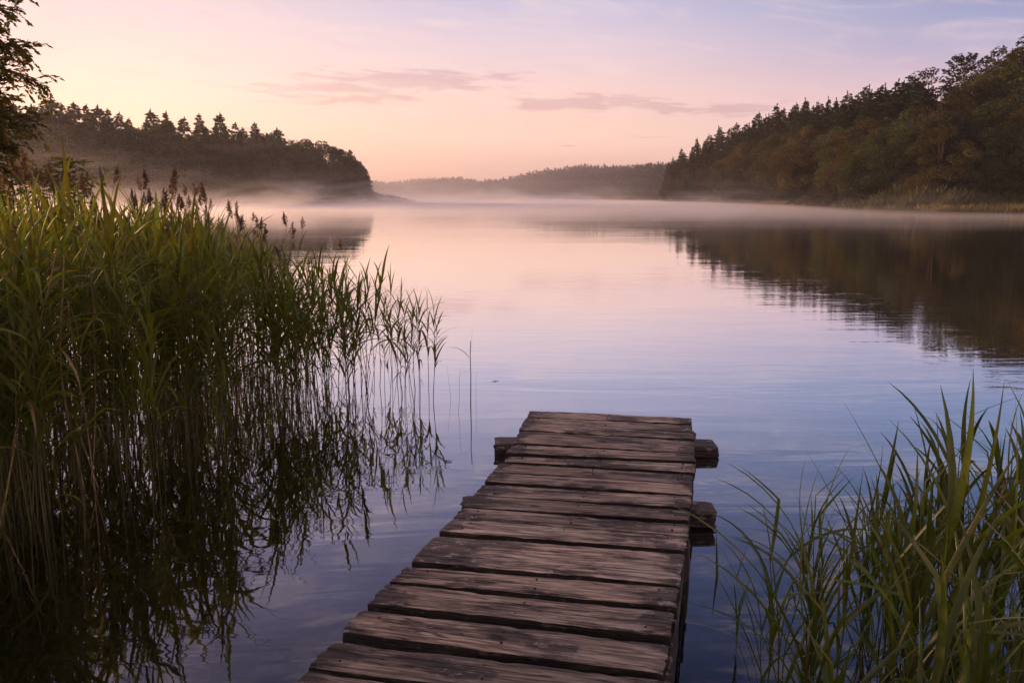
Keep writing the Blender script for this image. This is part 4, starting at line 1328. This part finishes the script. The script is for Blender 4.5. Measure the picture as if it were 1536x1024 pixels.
def near_tree():
    rg = np.random.default_rng(77)
    D = 10.5
    st, lf = Geo(), Geo()
    tx = xat(-150, D); z0 = float(terrain([(tx, D)])[0])
    trunk = [(tx - .1, D, z0 - .4), (tx, D, 1.4), (tx + .1, D + .1, 3.0), (tx + .05, D, 4.6), (tx + .15, D - .1, 6.4)]
    st.tube(trunk, [.20, .16, .13, .09, .04], 10)
    def pt(px, py, dy=0.0): return np.array([xat(px, D + dy, zat(py, D + dy)), D + dy, zat(py, D + dy)])
    # limbs: (start on trunk, end px, py, y offset)
    limbs = [(4.3, 30, -30, 0, 26), (4.1, 20, 20, .2, 30), (3.9, 35, 75, -.1, 40), (3.6, 52, 118, .1, 36), (3.3, 15, 150, .2, 26), (2.9, 25, 178, 0, 34), (2.7, 52, 182, -.2, 30),
             (2.4, 18, 220, .1, 40), (2.1, 8, 258, .1, 40), (1.7, 0, 290, -.1, 34), (4.6, -20, -90, .3, 26), (3.2, -30, 110, .3, 30), (3.0, -40, 60, -.2, 24), (2.2, -30, 240, .2, 30), (2.6, 5, 200, .3, 34)]
    for (zt, px, py, dy, nt) in limbs:
        a = np.array([tx + .05, D, zt]); b = pt(px, py, dy)
        mid = (a + b) / 2 + np.array([0, 0, .18])
        P_ = [a * (1 - t) ** 2 + 2 * mid * t * (1 - t) + b * t ** 2 for t in np.linspace(0, 1, 8)]
        st.tube([tuple(q) for q in P_], [.035 * (1 - .85 * t) + .003 for t in np.linspace(0, 1, 8)], 5)
        for k in range(int(nt * 2.2)):
            t = rg.uniform(.35, 1.0) ** .8
            q = a * (1 - t) ** 2 + 2 * mid * t * (1 - t) + b * t ** 2 + rg.normal(size=3) * .07
            az = rg.uniform(-1.9, 1.9)
            d = np.array([math.cos(az), math.sin(az), rg.uniform(-1.0, .8)])
            leafy_twig(st, lf, q, d, rg.uniform(.16, .34), rg, .075, .019, rg.uniform(.2, 1.0), 8, .004)
    root = empty('overhanging_tree', (tx, D, z0))
    for nme, gg, mt in (('trunk', st, M_bark), ('crown', lf, M_dark)):
        v, f = gg.arrays(); v = v - np.array([tx, D, z0])
        link(nme, mesh_from(nme, v, f, mt), root)
    tag(root, 'dark leafy tree on the near left bank with branches hanging into view', 'tree')

def sapling():
    rg = np.random.default_rng(99)
    D = 9.5
    st, lf = Geo(), Geo()
    bx = xat(70, D); z0 = -.3
    b = np.array([bx, D, z0])
    def pt(px, py): return np.array([xat(px, D, zat(py, D)), D, zat(py, D)])
    stems = [([b, pt(78, 320), pt(92, 270), pt(104, 240)], 26), ([b, pt(60, 330), pt(55, 290), pt(62, 262)], 14), ([b, pt(85, 330), pt(108, 295), pt(122, 272)], 18), ([b, pt(40, 330), pt(22, 300), pt(15, 262)], 18)]
    for P_, n in stems:
        P_ = np.array(P_)
        ts = np.linspace(0, 1, 10)
        C = [((1 - t) ** 3) * P_[0] + 3 * (1 - t) ** 2 * t * P_[1] + 3 * (1 - t) * t * t * P_[2] + t ** 3 * P_[3] for t in ts]
        st.tube([tuple(q) for q in C], [.014 * (1 - .8 * t) for t in ts], 5)
        for k in range(n):
            t = rg.uniform(.6, 1.0)
            q = ((1 - t) ** 3) * P_[0] + 3 * (1 - t) ** 2 * t * P_[1] + 3 * (1 - t) * t * t * P_[2] + t ** 3 * P_[3]
            az = rg.uniform(0, 6.28)
            leafy_twig(st, lf, q, (math.cos(az), math.sin(az), rg.uniform(.1, .9)), rg.uniform(.16, .30), rg, .075, .011, .8, 9, .003)
    root = empty('sapling', tuple(b))
    for nme, gg, mt in (('stem', st, M_bark), ('foliage', lf, M_shrub)):
        v, f = gg.arrays(); link(nme, mesh_from(nme, v - b, f, mt), root)
    tag(root, 'feathery olive green sapling rising behind the reed tops at the left', 'sapling')
near_tree()
sapling()

# ------------------------------------------------------------------ air: haze and lake mist
def box_obj(name, x0, x1, y0, y1, z0, z1, mat):
    v = [(x, y, z) for z in (z0, z1) for y in (y0, y1) for x in (x0, x1)]
    f = [(0, 2, 3, 1), (4, 5, 7, 6), (0, 1, 5, 4), (2, 6, 7, 3), (0, 4, 6, 2), (1, 3, 7, 5)]
    return link(name, mesh_from(name, v, f, mat))
def vol_mat(name, dens, color, aniso, het=None):
    m, t = new_mat(name)
    pv = t.n('ShaderNodeVolumePrincipled')
    pv.inputs['Color'].default_value = (*color, 1)
    pv.inputs['Anisotropy'].default_value = aniso
    if het is None: pv.inputs['Density'].default_value = dens
    else: t.L(het(t), pv.inputs['Density'])
    o = t.n('ShaderNodeOutputMaterial'); t.L(pv.outputs[0], o.inputs['Volume'])
    return m
hz = box_obj('haze', -760, 760, -760, 760, float(gv[:, 2].min()) - 1.0, 60, vol_mat('haze', 0.00028, (1.0, 0.95, 0.96), 0.3))
tag(hz, 'thin pink morning haze over the whole lake', 'haze', kind='stuff')

def mist_density(t):
    geo = t.n('ShaderNodeNewGeometry')
    tc = t.n('ShaderNodeTexCoord')
    pos = tc.outputs['Object']
    sx = t.n('ShaderNodeSeparateXYZ'); t.L(pos, sx.inputs[0])
    z = sx.outputs[2]; y = sx.outputs[1]
    v = t.mapping(pos, scale=(1, .7, 5.0))
    n = t.noise(v, 0.055, 5, 0.65, 0.9)
    puff = t.mapr(n, 0.42, 0.62, 0.02, 2.3)
    leftish = t.mapr(sx.outputs[0], 30, -40)
    hs = t.m('ADD', t.m('ADD', 0.30, t.m('MULTIPLY', leftish, .55)), t.m('MULTIPLY', t.mapr(n, .45, .7), 1.5))
    fall = t.m('EXPONENT', t.m('MULTIPLY', t.m('DIVIDE', z, hs), -1.0))
    nearf = t.mapr(y, 34, 120)
    low = t.m('MULTIPLY', t.m('MULTIPLY', t.m('MULTIPLY', fall, puff), t.m('MULTIPLY', nearf, t.m('ADD', t.m('MULTIPLY', leftish, .5), .5))), 0.022)
    high = t.m('ADD', t.m('MULTIPLY', t.m('MULTIPLY', t.m('EXPONENT', t.m('MULTIPLY', z, -0.22)), t.mapr(y, 110, 190)), t.m('MULTIPLY', t.m('MULTIPLY', puff, t.m('ADD', t.m('MULTIPLY', leftish, .85), .10)), .20)), t.m('MULTIPLY', t.m('EXPONENT', t.m('MULTIPLY', z, -0.06)), t.mapr(y, 225, 330)))
    edge = t.mapr(z, 14, 22, 1, 0)
    return t.m('MULTIPLY', t.m('ADD', low, t.m('MULTIPLY', high, 0.0065)), edge)
mm = vol_mat('mist', 0, (1.0, 0.97, 0.97), 0.75, mist_density)
ms = box_obj('mist', -190, 170, 36, 400, 0.02, 22, mm)
tag(ms, 'low mist lying on the far water', 'mist', kind='stuff')
slab = vol_mat('low_mist', 0.022, (1.0, 0.97, 0.97), 0.6)
for i, (y0, z1) in enumerate(((46, .12), (64, .20), (86, .30), (120, .34))):
    o = box_obj('mist', -180 + i, 165 - i, y0, 398 - i, 0.024 + i * .004, z1, slab)
    tag(o, 'thin sheet of mist hugging the far water', 'mist', 'mist sheets', 'stuff')
